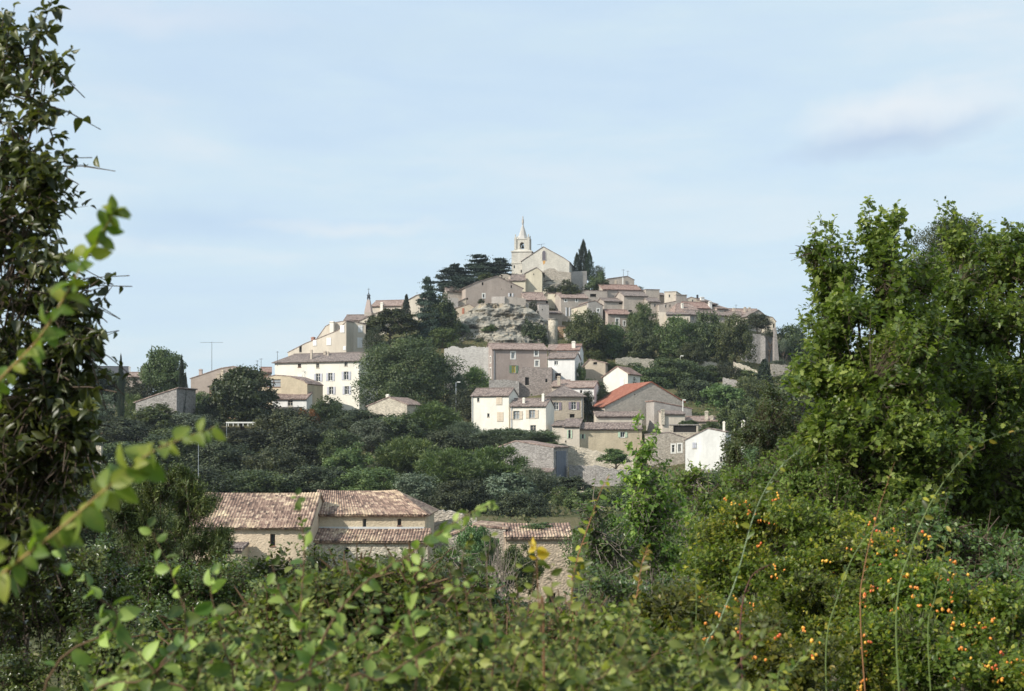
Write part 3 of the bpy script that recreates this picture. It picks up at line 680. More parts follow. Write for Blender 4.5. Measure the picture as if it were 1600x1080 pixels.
def building(name, label, cat, Y, phi, tops, depth, style='prism', ridge=None, wall=None, roof='old', wins=(), rwins=(), lwins=(), chims=(), base=None, trim=None, group=None,
             ov=.35, hipl=0, hipr=0, corr=False, gen=True, cap=None, basepy=None, zbase=None):
    ph = R(phi); pl = tops[0][0]; pr = tops[-1][0]; pc = (pl+pr)/2
    X0 = (pc-800)/F*Y; u = (math.cos(ph), math.sin(ph)); bk = (-math.sin(ph), math.cos(ph))
    def mapw(o, d):            # pixel -> (s,z) on the vertical plane through world point o with direction d
        def f(px, py):
            k = (px-800)/F; s = (k*o[1]-o[0])/(d[0]-k*d[1]); return s, (HZ-py)/F*(o[1]+s*d[1])
        return f
    mf = mapw((X0, Y), u)
    T = [mf(*t) for t in tops]
    if style != 'prism' and len(T) == 2: zm = (T[0][1]+T[1][1])/2; T = [(T[0][0], zm), (T[1][0], zm)]
    xl, xr = T[0][0], T[-1][0]
    def wpt(x, y): return (X0+x*u[0]+y*bk[0], Y+x*u[1]+y*bk[1])
    if zbase is None:
        zbase = min(gz(*wpt(x, y)) for x in (xl, xr) for y in (0, depth))-.6
        if basepy is not None: zbase = min(zbase, (HZ-basepy)/F*Y)
    root = empty(name, (X0, Y, zbase), ph); tag(root, label, cat, group)
    T = [(s, z-zbase) for s, z in T]
    H = House(); H.root = root; H.trim = trim or plain_mat('stone_trim', (.48, .43, .36), .9)
    zf = lambda f: (lambda px, py: (lambda r: (r[0], r[1]-zbase))(f(px, py)))
    front = Panel((0, 0), (1, 0), (0, 1)); mfl = zf(mf)
    fh = make_windows(H, front, wins, mfl)
    rgt = Panel((xr, 0), (0, 1), (-1, 0)); lft = Panel((xl, 0), (0, 1), (1, 0))
    rh = make_windows(H, rgt, rwins, zf(mapw(wpt(xr, 0), bk))); lh = make_windows(H, lft, lwins, zf(mapw(wpt(xl, 0), bk)))
    mb = MB(); rb = MB()
    if ridge is not None:
        dr = {'eave': depth/2, 'shed': depth, 'hip': depth/2}[style]
        o = wpt(0, dr); zr = (HZ-ridge)/F*o[1]-zbase
    ze = T[0][1]
    if style == 'prism' or style == 'flat':
        poly = [(xl, 0), (xr, 0)]+[t for t in T[::-1]]
        panel_mesh(mb, front, poly, fh); bkp = Panel((0, depth), (1, 0), (0, -1)); panel_mesh(mb, bkp, poly, [])
        panel_mesh(mb, rgt, [(0, 0), (depth, 0), (depth, T[-1][1]), (0, T[-1][1])], rh)
        panel_mesh(mb, lft, [(0, 0), (depth, 0), (depth, T[0][1]), (0, T[0][1])], lh)
        if style == 'prism' and roof:
            for i in range(len(T)-1):
                (s0, z0), (s1, z1) = T[i], T[i+1]; dd = Vector((s1-s0, z1-z0)).normalized()
                e0 = ov if i == 0 else .0; e1 = ov if i == len(T)-2 else .0
                a = (s0-dd.x*e0, z0-dd.y*e0); b = (s1+dd.x*e1, z1+dd.y*e1)
                f_ = ov*.35
                if z1 > z0: slab(rb, (a[0], depth+f_, a[1]), (a[0], -f_, a[1]), (b[0], -f_, b[1]), (b[0], depth+f_, b[1]), corr=corr)
                else: slab(rb, (b[0], -f_, b[1]), (b[0], depth+f_, b[1]), (a[0], depth+f_, a[1]), (a[0], -f_, a[1]), corr=corr)
        else:
            for i in range(len(T)-1):
                (s0, z0), (s1, z1) = T[i], T[i+1]
                mb.face([(s0, 0, z0), (s1, 0, z1), (s1, depth, z1), (s0, depth, z0)])
            if cap:
                cb = MB()
                for i in range(len(T)-1):
                    (s0, z0), (s1, z1) = T[i], T[i+1]; slab(cb, (s0-.1*(i == 0), -.1, z0), (s1+.1*(i == len(T)-2), -.1, z1), (s1+.1*(i == len(T)-2), depth+.1, z1), (s0-.1*(i == 0), depth+.1, z0), .14)
                cb.build('coping', cap, root)
    else:
        panel_mesh(mb, front, [(xl, 0), (xr, 0), (xr, ze), (xl, ze)], fh)
        zbk = zr if style == 'shed' else ze
        panel_mesh(mb, Panel((0, depth), (1, 0), (0, -1)), [(xl, 0), (xr, 0), (xr, zbk), (xl, zbk)], [])
        side = [(0, 0), (depth, 0), (depth, zr), (0, ze)] if style == 'shed' else [(0, 0), (depth, 0), (depth, ze), (depth/2, zr), (0, ze)]
        flat_ = [(0, 0), (depth, 0), (depth, ze), (0, ze)]
        panel_mesh(mb, rgt, flat_ if hipr else side, rh); panel_mesh(mb, lft, flat_ if hipl else side, lh)
        sl_ = (zr-ze)/(depth/2 if style != 'shed' else depth); ze2 = ze-sl_*ov; g = ov*.4
        yr = depth if style == 'shed' else depth/2
        a = (xl-(ov if hipl else g), -ov, ze2); b = (xr+(ov if hipr else g), -ov, ze2)
        c = (xr+g-hipr, yr, zr); d = (xl-g+hipl, yr, zr)
        slab(rb, a, b, c, d, corr=corr)
        if style != 'shed':
            a2 = (a[0], depth+ov, ze2); b2 = (b[0], depth+ov, ze2)
            slab(rb, b2, a2, d, c)
            if hipr: slab(rb, b, b2, c, c)
            if hipl: slab(rb, a2, a, d, d)
            if not corr: rb.tube([Vector(d)+Vector((0, 0, .12)), Vector(c)+Vector((0, 0, .12))], [.13, .13], 6)
        if gen:                      # the double row of tiles under a Provençal eave
            rb.box(xl, xr, -.12, -.003, ze-.24, ze-.06)
    wm = wall or wall_mat((.5, .42, .33)); w_o = mb.build('wall', wm, root)
    rf = None
    if rb.f: rf = rb.build('roof', tile_mat(roof) if isinstance(roof, str) else roof, root)
    for ch in chims:
        px, pyt, wp, hp = ch[:4]; dy = ch[4] if len(ch) > 4 else 1.0
        o = wpt(0, dy); f2 = zf(mapw(o, u)); s0, z1 = f2(px-wp/2, pyt); s1, z0 = f2(px+wp/2, pyt+hp); q = MB(); e = (s1-s0)*.12
        q.box(s0, s1, dy, dy+(s1-s0)*.9, z0-.6, z1-.18); q.box(s0-e, s1+e, dy-e, dy+(s1-s0)*.9+e, z1-.18, z1-.06)
        q.box(s0+e, s1-e, dy+e, dy+(s1-s0)*.9-e, z1-.06, z1+.06)
        q.build('chimney', ch[5] if len(ch) > 5 else wall_mat((.55, .47, .38), 0, .3), rf or w_o)
    H.w = w_o; H.rf = rf; H.mf = mfl; H.wpt = wpt; H.T = T; H.depth = depth; H.zb = zbase; H.xl = xl; H.xr = xr
    H.rmap = zf(mapw(wpt(xr, 0), bk)); H.front = front; H.rgt = rgt
    return H
def pole_thing(name, label, cat, px, pyt, pyb, Y, r, mat, arms=(), group=None, onroof=False):
    x, _, zt = P(px, pyt, Y); zb = (HZ-pyb)/F*Y
    if not onroof: zb = min(zb, gz(x, Y))-.2
    root = empty(name, (x, Y, zb)); tag(root, label, cat, group)
    mb = MB(); H_ = zt-zb; mb.tube([(0, 0, 0), (0, 0, H_)], [r, r*.7], 6); mb.build('pole', mat, root)
    return root, H_
def antenna(label, px, pyt, pyb, Y, wpx, n=6):
    root, H_ = pole_thing('television_antenna', label, 'antenna', px, pyt, pyb, Y, .05, DMETAL, onroof=True)
    mb = MB(); L_ = wpx/F*Y/2; mb.tube([(-L_, 0, H_-.15), (L_, 0, H_-.15)], [.025, .025], 4)
    for i in range(n):
        x = -L_+2*L_*i/(n-1); w = .55*(1-.4*i/(n-1)); mb.tube([(x, -w, H_-.15), (x, w, H_-.15)], [.02, .02], 4)
    mb.build('aerial', DMETAL, root); return root
# ------------------------------------------------------------------ the village
cream = wall_mat((.60, .53, .435), 0, .28); bright = wall_mat((.80, .755, .655), 0, .18); white = wall_mat((.76, .74, .70), 0, .22)
yell = wall_mat((.60, .54, .41), 0, .3); pinkg = wall_mat((.475, .415, .355), .28, .35); mauve = wall_mat((.40, .325, .285), .08, .3)
grey = wall_mat((.44, .40, .36), .28, .35); buff = wall_mat((.52, .44, .34), .2, .35); rub = wall_mat((.46, .405, .335), .75, .3)
rubg = wall_mat((.38, .35, .32), .8, .35); rubw = wall_mat((.60, .53, .42), .7, .35); brownp = wall_mat((.44, .365, .31), .10, .3)
ochre = wall_mat((.62, .52, .37), .12, .4); chst = wall_mat((.64, .60, .52), .22, .45); darkst = wall_mat((.27, .25, .24), .7, .4); orange = wall_mat((.44, .29, .19), .3, .3)
B = building
# --- the church on the summit
Hc = B('hilltop_church', 'old stone church on the summit with a spired bell tower and a plain pale gable', 'church', 345, -8,
  [(815.5, 408), (849, 385.8), (880, 402.8), (889.5, 409.3)], 15, wall=chst, roof='grey', ov=.3, basepy=452)
cr = Hc.root
def arch_poly(s0, s1, z0, z1, n=8):
    r = (s1-s0)/2; c = (s0+s1)/2; zc = z1-r
    return [(s0, z0), (s1, z0)]+[(c+r*math.cos(t), zc+r*math.sin(t)*1.25) for t in np.linspace(0, math.pi, n)]
s0, z1 = Hc.mf(847.3, 392); s1, z0 = Hc.mf(852.7, 406.5)
q = MB(); ap = arch_poly(s0-.18, s1+.18, z0-.1, z1); pts = [(s, -.10, z) for s, z in ap]; q.face(pts)
for i in range(len(ap)): a, b = ap[i], ap[(i+1) % len(ap)]; q.face([(a[0], -.10, a[1]), (b[0], -.10, b[1]), (b[0], .1, b[1]), (a[0], .1, a[1])])
lan = q.build('lancet_window', chst, cr)
q = MB(); ap = arch_poly(s0, s1, z0, z1-.1); q.face([(s, -.13, z) for s, z in ap]); 
for i in range(len(ap)): a, b = ap[i], ap[(i+1) % len(ap)]; q.face([(a[0], -.13, a[1]), (b[0], -.13, b[1]), (b[0], .0, b[1]), (a[0], .0, a[1])])
q.build('pane', plain_mat('grey_leaded_glass', (.13, .115, .13), .5), lan)
q = MB(); q.face([(s0+.1, -.02, z0-.12), (s0+.25, -.02, z0-1.1), (s0+.62, -.02, z0-.85), (s1-.05, -.02, z0-.12)][::1]); q.build('rust_stain', plain_mat('rust_stain', (.55, .30, .10), .9, var=.4, scale=3), cr)
# tower: local frame, front plane a little behind the gable
def cpt(px, py, dy=0.0):
    o = Hc.wpt(0, dy); u = (math.cos(R(-8)), math.sin(R(-8))); k = (px-800)/F; s = (k*o[1]-o[0])/(u[0]-k*u[1]); return s, (HZ-py)/F*(o[1]+s*u[1])-Hc.zb
TD = 2.2; sx0, ztop = cpt(799.3, 394, TD); sx1, _ = cpt(830.5, 394, TD); w_ = sx1-sx0; cxx = (sx0+sx1)/2; cyy_ = TD+w_/2
tb = MB(); tb.box(sx0, sx1, TD, TD+w_, 0, ztop)
_, zc2 = cpt(810, 412, TD); tb.box(sx0-.12, sx1+.12, TD-.12, TD+w_+.12, zc2, zc2+.22); tb.box(sx0-.16, sx1+.16, TD-.16, TD+w_+.16, ztop-.02, ztop+.25)
ux0, zu = cpt(804.5, 374, TD+.4); ux1, _ = cpt(825.5, 374, TD+.4); hw = (ux1-ux0)/2
# weathering between stages
mb_ = [(cxx-w_/2, cyy_-w_/2), (cxx+w_/2, cyy_-w_/2), (cxx+w_/2, cyy_+w_/2), (cxx-w_/2, cyy_+w_/2)]; _, zw = cpt(810, 389, TD)
tp_ = [(cxx+(x-cxx)*hw*2/w_, cyy_+(y-cyy_)*hw*2/w_) for x, y in mb_]
for i in range(4): j = (i+1) % 4; tb.face([(*mb_[i], ztop+.24), (*mb_[j], ztop+.24), (*tp_[j], zw), (*tp_[i], zw)])
# bell stage: four piers and arches around an open bell chamber
ow0, oz1 = cpt(811.6, 378.2, TD); ow1, oz0 = cpt(818.6, 391.4, TD); ohw = (ow1-ow0)/2; pw = hw-ohw
for sx in (-1, 1):
    for sy in (-1, 1):
        x0 = cxx+sx*ohw if sx > 0 else cxx-hw; y0 = cyy_+sy*ohw if sy > 0 else cyy_-hw
        tb.box(x0, x0+pw, y0, y0+pw, zw-.01, zu)
zsp = oz1-ohw
for axis in (0, 1):
    for sgn in (-1, 1):
        for k in range(10):
            t0 = math.pi*k/10; t1 = math.pi*(k+1)/10; xa, xb = math.cos(t0)*ohw, math.cos(t1)*ohw
            za, zb_ = zsp+math.sin(t0)*ohw*1.1, zsp+math.sin(t1)*ohw*1.1
            f0 = sgn*hw; f1 = sgn*(hw-.35)
            def pp(x, f, z): return (cxx+x, cyy_+f, z) if axis == 0 else (cxx+f, cyy_+x, z)
            tb.face([pp(xa, f0, za), pp(xb, f0, zb_), pp(xb, f0, zu), pp(xa, f0, zu)]); tb.face([pp(xa, f1, za), pp(xb, f1, zb_), pp(xb, f1, zu), pp(xa, f1, zu)])
            tb.face([pp(xa, f0, za), pp(xb, f0, zb_), pp(xb, f1, zb_), pp(xa, f1, za)])
tb.box(cxx-ohw, cxx+ohw, cyy_-hw+.02, cyy_+hw-.02, oz0-.7, oz0)
tb.box(cxx-hw-.1, cxx+hw+.1, cyy_-hw-.1, cyy_+hw+.1, zu, zu+.16)
tower = tb.build('bell_tower', chst, cr)
for px, py in ((803.6, 417), (814.5, 424)):
    s, z = cpt(px, py, TD); q = MB(); q.box(s-.14, s+.14, TD-.03, TD+.2, z-.35, z+.35); q.build('tower_slit', DARKIN, tower)  # near-black block on the wall face paints the shade of a slit
q = MB(); _, zt_ = cpt(813, 349, TD); q.lathe([(hw*.93, zu+.16), (hw*.60, zu+.16+(zt_-zu)*.28), (.16, zt_), (.1, zt_+.05)], 8, (cxx, cyy_), R(22.5)); spire = q.build('spire', wall_mat((.55, .52, .48), .1, .3), tower)
_, zst = cpt(813, 335.5, TD); zq = zt_
q = MB(); q.lathe([(.14, zq), (.24, zq+.1), (.17, zq+.3), (.15, zq+.35), (.30, zq+.4), (.27, zq+.85), (.22, zq+1.15), (.26, zq+1.3), (.10, zq+1.47), (.14, zq+1.6), (.12, zst-.1), (.05, zst)], 10, (cxx, cyy_))
q.build('statue', wall_mat((.50, .46, .42), 0, .3), spire)
for sx in (-1, 1):
    for sy in (-1, 1):
        px_, py_ = cxx+sx*(hw-.05), cyy_+sy*(hw-.05); q = MB(); q.box(px_-.26, px_+.26, py_-.26, py_+.26, zw-.02, zu+.35)
        q.lathe([(.32, zu+.35), (.32, zu+.45), (.16, zu+.5), (.12, zu+.95), (.17, zu+1.05), (.05, zu+1.3)], 8, (px_, py_)); q.build('pinnacle', chst, tower)
q = MB(); q.lathe([(.05, oz1-.45), (.22, oz1-.6), (.28, oz1-1.0), (.42, oz1-1.25), (.40, oz1-1.25), (.1, oz1-.8)], 12, (cxx, cyy_)); q.tube([(cxx-ohw, cyy_, oz1-.42), (cxx+ohw, cyy_, oz1-.42)], [.07, .07], 6)
q.tube([(cxx, cyy_-.01, oz1-1.2), (cxx, cyy_-.01, oz1-1.5)], [.05, .07], 6); q.build('bell', plain_mat('bell_bronze', (.10, .075, .05), .4, .6), tower)
s, z = cpt(846, 386, .5); q = MB(); q.tube([(s, .5, z), (s, .5, z+.7)], [.04, .04], 5); q.tube([(s-1.0, .5, z+.55), (s+.8, .5, z+.75)], [.05, .03], 5); q.build('ridge_cross', DMETAL, cr)

# retaining masonry and walls under the church
B('church_buttress_wall', 'weathered rubble wall with a rounded top right below the church gable', 'wall', 337, -4,
  [(846, 428), (850, 423), (858, 419.5), (866, 419.5), (872, 424), (884, 425), (892, 426)], 6, 'flat', wall=rub, roof=None, basepy=452, wins=[(849.5, 430, 3, 8, 'hole')])
B('churchyard_wall', 'high grey stone wall between the church and the cypresses', 'wall', 346, 16, [(890, 425), (903, 424), (917, 423.5)], 6, 'flat', wall=grey, roof=None, basepy=452)
B('gabled_cottage', 'small beige gabled cottage leaning against the foot of the church', 'house', 334, -6, [(821, 427), (838.3, 418), (847, 425)], 7, wall=yell, roof='grey', basepy=465, wins=[(834, 428.5, 1.6, 1.8, 'hole')])
B('church_side_house', 'low cream house with a long tiled roof beside the cottage under the church tower', 'house', 333, -10, [(794, 439.5), (821, 437)], 6, 'shed', 429.5, wall=yell, roof='old', basepy=460, gen=False, chims=[(796, 431, 3, 6)])
B('ruined_gable', 'low grey stone wall piece with an opening behind the brown house roof', 'wall', 338, 0, [(776, 431), (785, 428.3), (794, 429), (800, 434)], 4, 'flat', wall=rub, roof=None, wins=[(783.5, 432, 3.2, 4.5, 'hole')])
# --- big brown house above the cliff, and its terrace
B('brown_gabled_house', 'large pinkish brown gabled house above the cliff, with white shutters at right', 'house', 327, 13, [(727.6, 448.8), (745, 441), (776.5, 431.5), (816.4, 450.5)], 9, wall=brownp, roof='old', ov=.3,
  basepy=482, wins=[(754.2, 443.7, 2.6, 5, 'hole'), (799, 448, 2.2, 4.2, 'hole'), (755.7, 462.3, 3, 6, 'wsur'), (798, 461, 3, 5.4, 'sh-white wide'), (783.6, 451.8, 1.3, 1.3, 'hole')], chims=[(782, 431, 2.5, 6)])
B('cliff_top_terrace', 'pale plastered terrace wall standing on the cliff edge in front of the brown house', 'wall', 321, -14, [(768, 463.5), (788.5, 463.5)], 5, 'flat', wall=grey, roof=None, basepy=482)
B('curved_parapet', 'beige parapet wall on the cliff at right of the pale terrace wall', 'wall', 321.5, 10, [(788.5, 463), (806, 464.5), (821.5, 467)], 5, 'flat', wall=pinkg, roof=None, basepy=486)
B('cliff_edge_house', 'small beige house with one red shutter at the left end of the cliff', 'house', 315, -6, [(712.5, 481.5), (733, 475), (742, 481)], 6, wall=buff, roof='old', basepy=505, wins=[(723.7, 486, 3.2, 9, 'closed red')])
B('cliff_shelter', 'tiny lean-to of tan stone wedged at the left of the brown house', 'shed', 320, 0, [(716, 472.5), (728.5, 466)], 4, wall=buff, roof='grey', basepy=485)
B('cedar_foot_house', 'pinkish grey tiled house half hidden under the cedars', 'house', 330, 10, [(698, 455.5), (729, 455)], 7, 'eave', 449.5, wall=pinkg, roof='old', basepy=475)
B('leaning_wall', 'light grey garden wall running down behind the dark cedar', 'wall', 318, 5, [(699, 469), (716, 462)], 3, 'flat', wall=grey, roof=None, basepy=500)
# --- left ridge: tall houses behind the white one
B('ridge_cream_house', 'cream plastered house with a tiled roof behind the dark cedar', 'house', 318, -12, [(634, 471), (651, 461.5), (664, 459)], 9, wall=cream, roof='old', basepy=520)
B('long_tiled_house', 'long tiled house on the skyline just right of the iron belfry', 'house', 322, -14, [(580, 480), (627, 475.8)], 7, 'eave', 470.3, wall=cream, roof='pink', basepy=520, chims=[(596, 473, 4, 10, -.6, bright)])
B('stepped_roof_house', 'beige house with two sloping roofs below the long tiled house', 'house', 312, -10, [(561, 502), (585, 490.5), (601, 485)], 7, wall=cream, roof='old', basepy=560, wins=[(577.6, 504.5, 5, 9.5, '')])
B('low_skyline_roof', 'low dark tiled house on the skyline above the big cream house', 'house', 316, -6, [(538, 500.5), (569, 499.5)], 6, 'eave', 493, wall=cream, roof='old', basepy=540)
Hq = B('iron_belfry_tower', 'slim stone tower on the left skyline topped by a wrought iron belfry', 'tower', 318, -12, [(569.3, 488), (580.5, 488)], 1.7, 'flat', wall=pinkg, roof=None, basepy=520)
q = MB(); xa, xb, zt_ = Hq.xl, Hq.xr, Hq.T[0][1]; cxq = (xa+xb)/2-.1; hq = (xb-xa)/2
_, z467 = Hq.mf(574, 468); _, z450 = Hq.mf(574, 449)
q.lathe([(hq*1.35, zt_-.02), (hq*.52, z467)], 4, (cxq, .85), R(45)); q.build('pyramid_roof', wall_mat((.46, .38, .34), .1, .3), Hq.root)
q = MB()
for k in range(4):
    a = R(45+90*k); e = Vector((cxq, .85, 0)); r_ = .34
    q.tube([e+Vector((math.cos(a)*r_, math.sin(a)*r_, z467-.1)), e+Vector((math.cos(a)*r_*.9, math.sin(a)*r_*.9, z467+1.0)), e+Vector((0, 0, z467+1.6))], [.07, .06, .05], 5)
for zz in (z467+.3, z467+.95): q.box(cxq-.36, cxq+.36, .85-.36, .85+.36, zz, zz+.08)
q.tube([(cxq, .85, z467+1.5), (cxq, .85, z450)], [.06, .03], 5); q.tube([(cxq-.3, .85, z450-.35), (cxq+.3, .85, z450-.35)], [.04, .04], 4)
q.lathe([(.05, z467+.9), (.2, z467+.8), (.26, z467+.45), (.3, z467+.4)], 8, (cxq, .85)); q.build('iron_belfry', DMETAL, Hq.root)
B('pale_upper_block', 'pale blank plastered block rising behind the big cream house', 'house', 308, -20, [(494, 531), (509, 510), (519, 505), (541, 501.5)], 8, wall=cream, roof='old', ov=.1, basepy=560, chims=[(518, 502.5, 6, 16, -1.2, bright)])
B('big_cream_house', 'big cream house stepping down the left skyline with closed white shutters', 'house', 295, -30, [(450, 551), (478, 536.5), (499, 528.5), (528, 516.5), (541, 502.5)], 9, wall=cream, roof='old', ov=.15, basepy=620,
  wins=[(535, 514, 6.5, 11, 'closed white'), (514, 533.6, 7, 11, 'closed white'), (492, 536, 5.5, 8.5, 'closed white'), (538.5, 544, 4, 6, 'closed white'), (469.5, 545.5, 4, 10, 'hole')], chims=[(488, 527, 4, 7, .8, wall_mat((.4, .22, .17), 0, .3))])
B('cream_corner_house', 'beige corner house with tall closed white shutters left of the pine', 'house', 293.5, 6, [(541, 502.2), (549, 501.5), (571.5, 507.8)], 7, wall=cream, roof='old', ov=.15, basepy=620,
  wins=[(563, 514, 7, 11, 'closed white'), (562.3, 535.5, 8, 16, 'closed white')])
H_white_manor_ho = B('white_manor_house', 'large white three storey house with a long dark tiled roof and grey shutters', 'house', 270, -21, [(429.4, 566.5), (563, 562.5)], 7.5, 'hip', 553.3, wall=bright, roof='grey', ov=.45, hipl=2.2, basepy=660,
  wins=[(468, 571.3, 5, 5.5, 'bfr'), (496.4, 571.3, 5, 8, ''), (540.6, 568.5, 5, 8, ''), (497, 590, 6.5, 12.5, 'wfr sh-grey'), (516.2, 589, 6.5, 12.5, 'wfr sh-grey'), (541, 587.2, 7, 13, 'wfr sh-grey'), (517.4, 610.5, 6.5, 12, 'wfr sh-grey'), (542, 610, 6.5, 13, 'wfr sh-grey'), (498, 611, 5.5, 8, ''), (469, 589.5, 6, 8, 'closed white')],
  chims=[(486, 547, 2.6, 11, .8), (512, 550, 2.5, 5, 2.5), (507, 549, 3.5, 5, 3)])
Hs = B('arched_window_house', 'ochre stone house with one wide arched window below the white manor', 'house', 258, -16, [(408, 597), (416, 590), (430, 586.5), (452, 588), (474, 595.5), (480, 600)], 7, wall=ochre, roof='pink', ov=.12, basepy=650, wins=[(427, 599, 23, 12, 'cur bfr')])
B('lean_to_house', 'white lean-to with a striped tile roof in front of the arched window house', 'house', 255.5, -12, [(425.5, 624.2), (479, 622.5)], 3, 'shed', 614, wall=white, roof='pink', corr=True, basepy=650, wins=[(453.5, 630, 8, 9, '')])
B('dark_roofed_shed', 'low shed with a dark sagging roof under the walnut tree', 'shed', 251, -8, [(409, 645.5), (462, 643)], 4, 'shed', 637, wall=darkst, roof='grey', basepy=665)
B('orange_house', 'orange stone house with a pale blue shutter half hidden by the walnut tree', 'house', 262, -22, [(327, 604), (350, 595), (383, 582)], 8, wall=orange, roof='old', basepy=650, wins=[(334, 611.5, 5, 10, 'closed blue')], chims=[(347, 579, 4, 12, 1, buff)])
B('brown_blank_gable', 'wide brown blank gable on the left skyline under a tall aerial', 'house', 275, -8, [(298, 591.5), (346, 575.5), (365, 572.8), (390, 580)], 8, wall=brownp, roof='pink', ov=.2, basepy=640, chims=[(313, 577, 4.5, 12, .6, wall_mat((.5, .42, .38), 0, .3)), (341, 584, 5, 9, -.8, buff)])
B('orange_roofed_house', 'small house with a reddish roof peeping over at the left end of the manor', 'house', 288, 10, [(408, 584), (424, 579)], 6, 'eave', 575, wall=pinkg, roof='rose', basepy=600)
B('rubble_barn', 'low grey rubble barn with a pale edged sloping roof between two cypresses', 'barn', 240, -14, [(212, 628.5), (246, 616.5), (276, 607)], 7, wall=rubg, roof='pink', basepy=660)
B('dark_slate_house', 'dark roofed house on the left skyline behind the dark shrubs', 'house', 278, 12, [(146, 583), (200, 585)], 7, 'eave', 574, wall=pinkg, roof=plain_mat('dark_roof_tiles', (.07, .07, .075), .8), basepy=640, chims=[(202.5, 573, 3, 14, 1, white)], wins=[(163, 588, 5, 6, 'bfr'), (174, 590, 4, 5, '')])
B('pink_roofed_cottage', 'small pinkish cottage with a chimney between the dark roofed house and the tall green tree', 'house', 276, 6, [(200, 588), (224, 590)], 6, 'eave', 583, wall=brownp, roof='pink', basepy=640, chims=[(223, 572.5, 5, 15, 1, buff)])
# --- central cluster
H_mauve_house = B('mauve_house', 'mauve two storey house with a yellow pane between dark green shutters', 'house', 268, 10, [(769, 547), (855, 544.6)], 8, 'eave', 538, wall=mauve, roof='pink', ov=.4, basepy=612,
  wins=[(801.6, 555.2, 5.5, 10, 'wsur cur'), (838, 551.5, 4.8, 8.5, 'wsur'), (802.6, 577, 6.5, 12, 'yel sh-green'), (839, 567.8, 5.5, 8.5, 'cur wsur')], lwins=[(766.5, 562, 1.8, 8, 'wsur'), (766.5, 583, 2, 14, 'wsur')])
B('ruined_stone_house', 'roofless brown rubble ruin with two black openings below the mauve house', 'ruin', 258, -4, [(808, 590), (810, 581), (816, 574), (822, 572.8), (838, 575), (862, 574)], 6, 'flat', wall=wall_mat((.33, .28, .25), .8, .35), roof=None, basepy=622,
  wins=[(823.4, 596, 6, 12.5, 'hole'), (853.6, 595, 3, 5.5, 'hole')])
B('ruin_forecourt_wall', 'low grey rubble wall running left from the ruin', 'wall', 257, -3, [(764, 594), (790, 593), (811, 596)], 1.2, 'flat', wall=rubg, roof=None, basepy=612)
B('upper_white_house', 'small white house with a red tiled roof and tall white chimney beside the round tower', 'house', 272, -10, [(870, 548), (905.5, 545.5)], 6, 'eave', 539, wall=white, roof='rose', basepy=600, wins=[(876.5, 552.6, 4.5, 3.2, 'hole'), (893.3, 553.5, 5, 4.5, 'bfr')], chims=[(896, 533.5, 5.5, 9, .6, bright)])
B('upper_cream_wing', 'narrow cream wing with a pink sloping roof between the mauve and the small white house', 'house', 274, -5, [(856, 549), (872, 545)], 5, 'shed', 539, wall=cream, roof='pink', basepy=600)
B('lower_white_house', 'white house with a dark tiled roof and one square window right of the mauve house', 'house', 263, -13, [(856, 560.5), (898, 558.5)], 6, 'eave', 552, wall=white, roof='old', basepy=612, wins=[(869, 567.3, 6, 6.5, 'wfr'), (872, 587, 9, 7.5, 'bfr')])
B('white_chapel_like_annex', 'small white annex with a shallow red roof beside the dark fig bush', 'house', 252, -14, [(886, 605), (928, 605)], 6, 'eave', 597, wall=white, roof='pink', basepy=630, wins=[(908, 612, 3.5, 4.5, 'hole')])
B('forecourt_chimney_house', 'low tan stone house front with a stub chimney above the purple shuttered house', 'house', 254, -8, [(862, 606), (886, 601)], 5, 'shed', 594, wall=buff, roof='pink', basepy=625, chims=[(873, 588, 5, 10, 0, buff)])
H_tall_white_hou = B('tall_white_house', 'tall plain white house with faint closed shutters, left of the cluster', 'house', 238, -20, [(737, 619.5), (795, 616.5)], 4.6, 'eave', 608, wall=bright, roof='old', ov=.3, basepy=705,
  wins=[(747.2, 625, 3.6, 6, ''), (763, 649, 3.6, 6, ''), (780, 626, 9, 12, 'closed beige'), (781.6, 651, 9.5, 14, 'closed beige')])
H_beige_shuttere = B('beige_shuttered_house', 'white house with two beige shuttered windows joined to the tall white house', 'house', 235, -16, [(797.5, 636), (853, 632.8)], 5.5, 'eave', 624, wall=bright, roof='old', ov=.3, basepy=700,
  wins=[(807, 648.8, 9.5, 13, 'cur sh-beige'), (831.6, 647.2, 9.5, 13, 'cur sh-beige'), (833, 670, 9, 11, '')], chims=[(818, 622, 3.6, 6, .8, bright), (848.2, 615.5, 3.6, 14, 1.4, bright)])
H_purple_shutter = B('purple_shuttered_house', 'beige stone house with two purple shuttered windows under a hipped grey roof', 'house', 244, 4, [(857, 618.5), (912, 618.5)], 8, 'hip', 604, wall=buff, roof='grey', ov=.45, hipl=3, hipr=3, basepy=668,
  wins=[(869, 634.6, 8, 12, 'wfr sh-mauve'), (896.6, 634, 8, 12, 'wfr sh-mauve'), (894, 650, 8, 6, 'hole')], chims=[(888, 645, 4.5, 10, -2.5, buff)])
B('long_ochre_house', 'long low ochre house with one pale green shuttered window on the lane', 'house', 232, 4, [(905, 673), (1003, 668)], 6, 'eave', 661, wall=ochre, roof='old', ov=.35, corr=True, basepy=725,
  wins=[(972.8, 679, 7, 9, 'wfr sh-mint'), (910.5, 682, 3.6, 7, 'sh-mint')])
B('green_shuttered_cottage', 'narrow cream cottage with pale green shutters left of the long ochre house', 'house', 231, -8, [(880.5, 668.5), (905.5, 664)], 5, 'shed', 655, wall=cream, roof='old', basepy=712, wins=[(890, 678.5, 3.5, 13, 'sh-mint'), (872+12, 690, 2, 3, 'hole')])
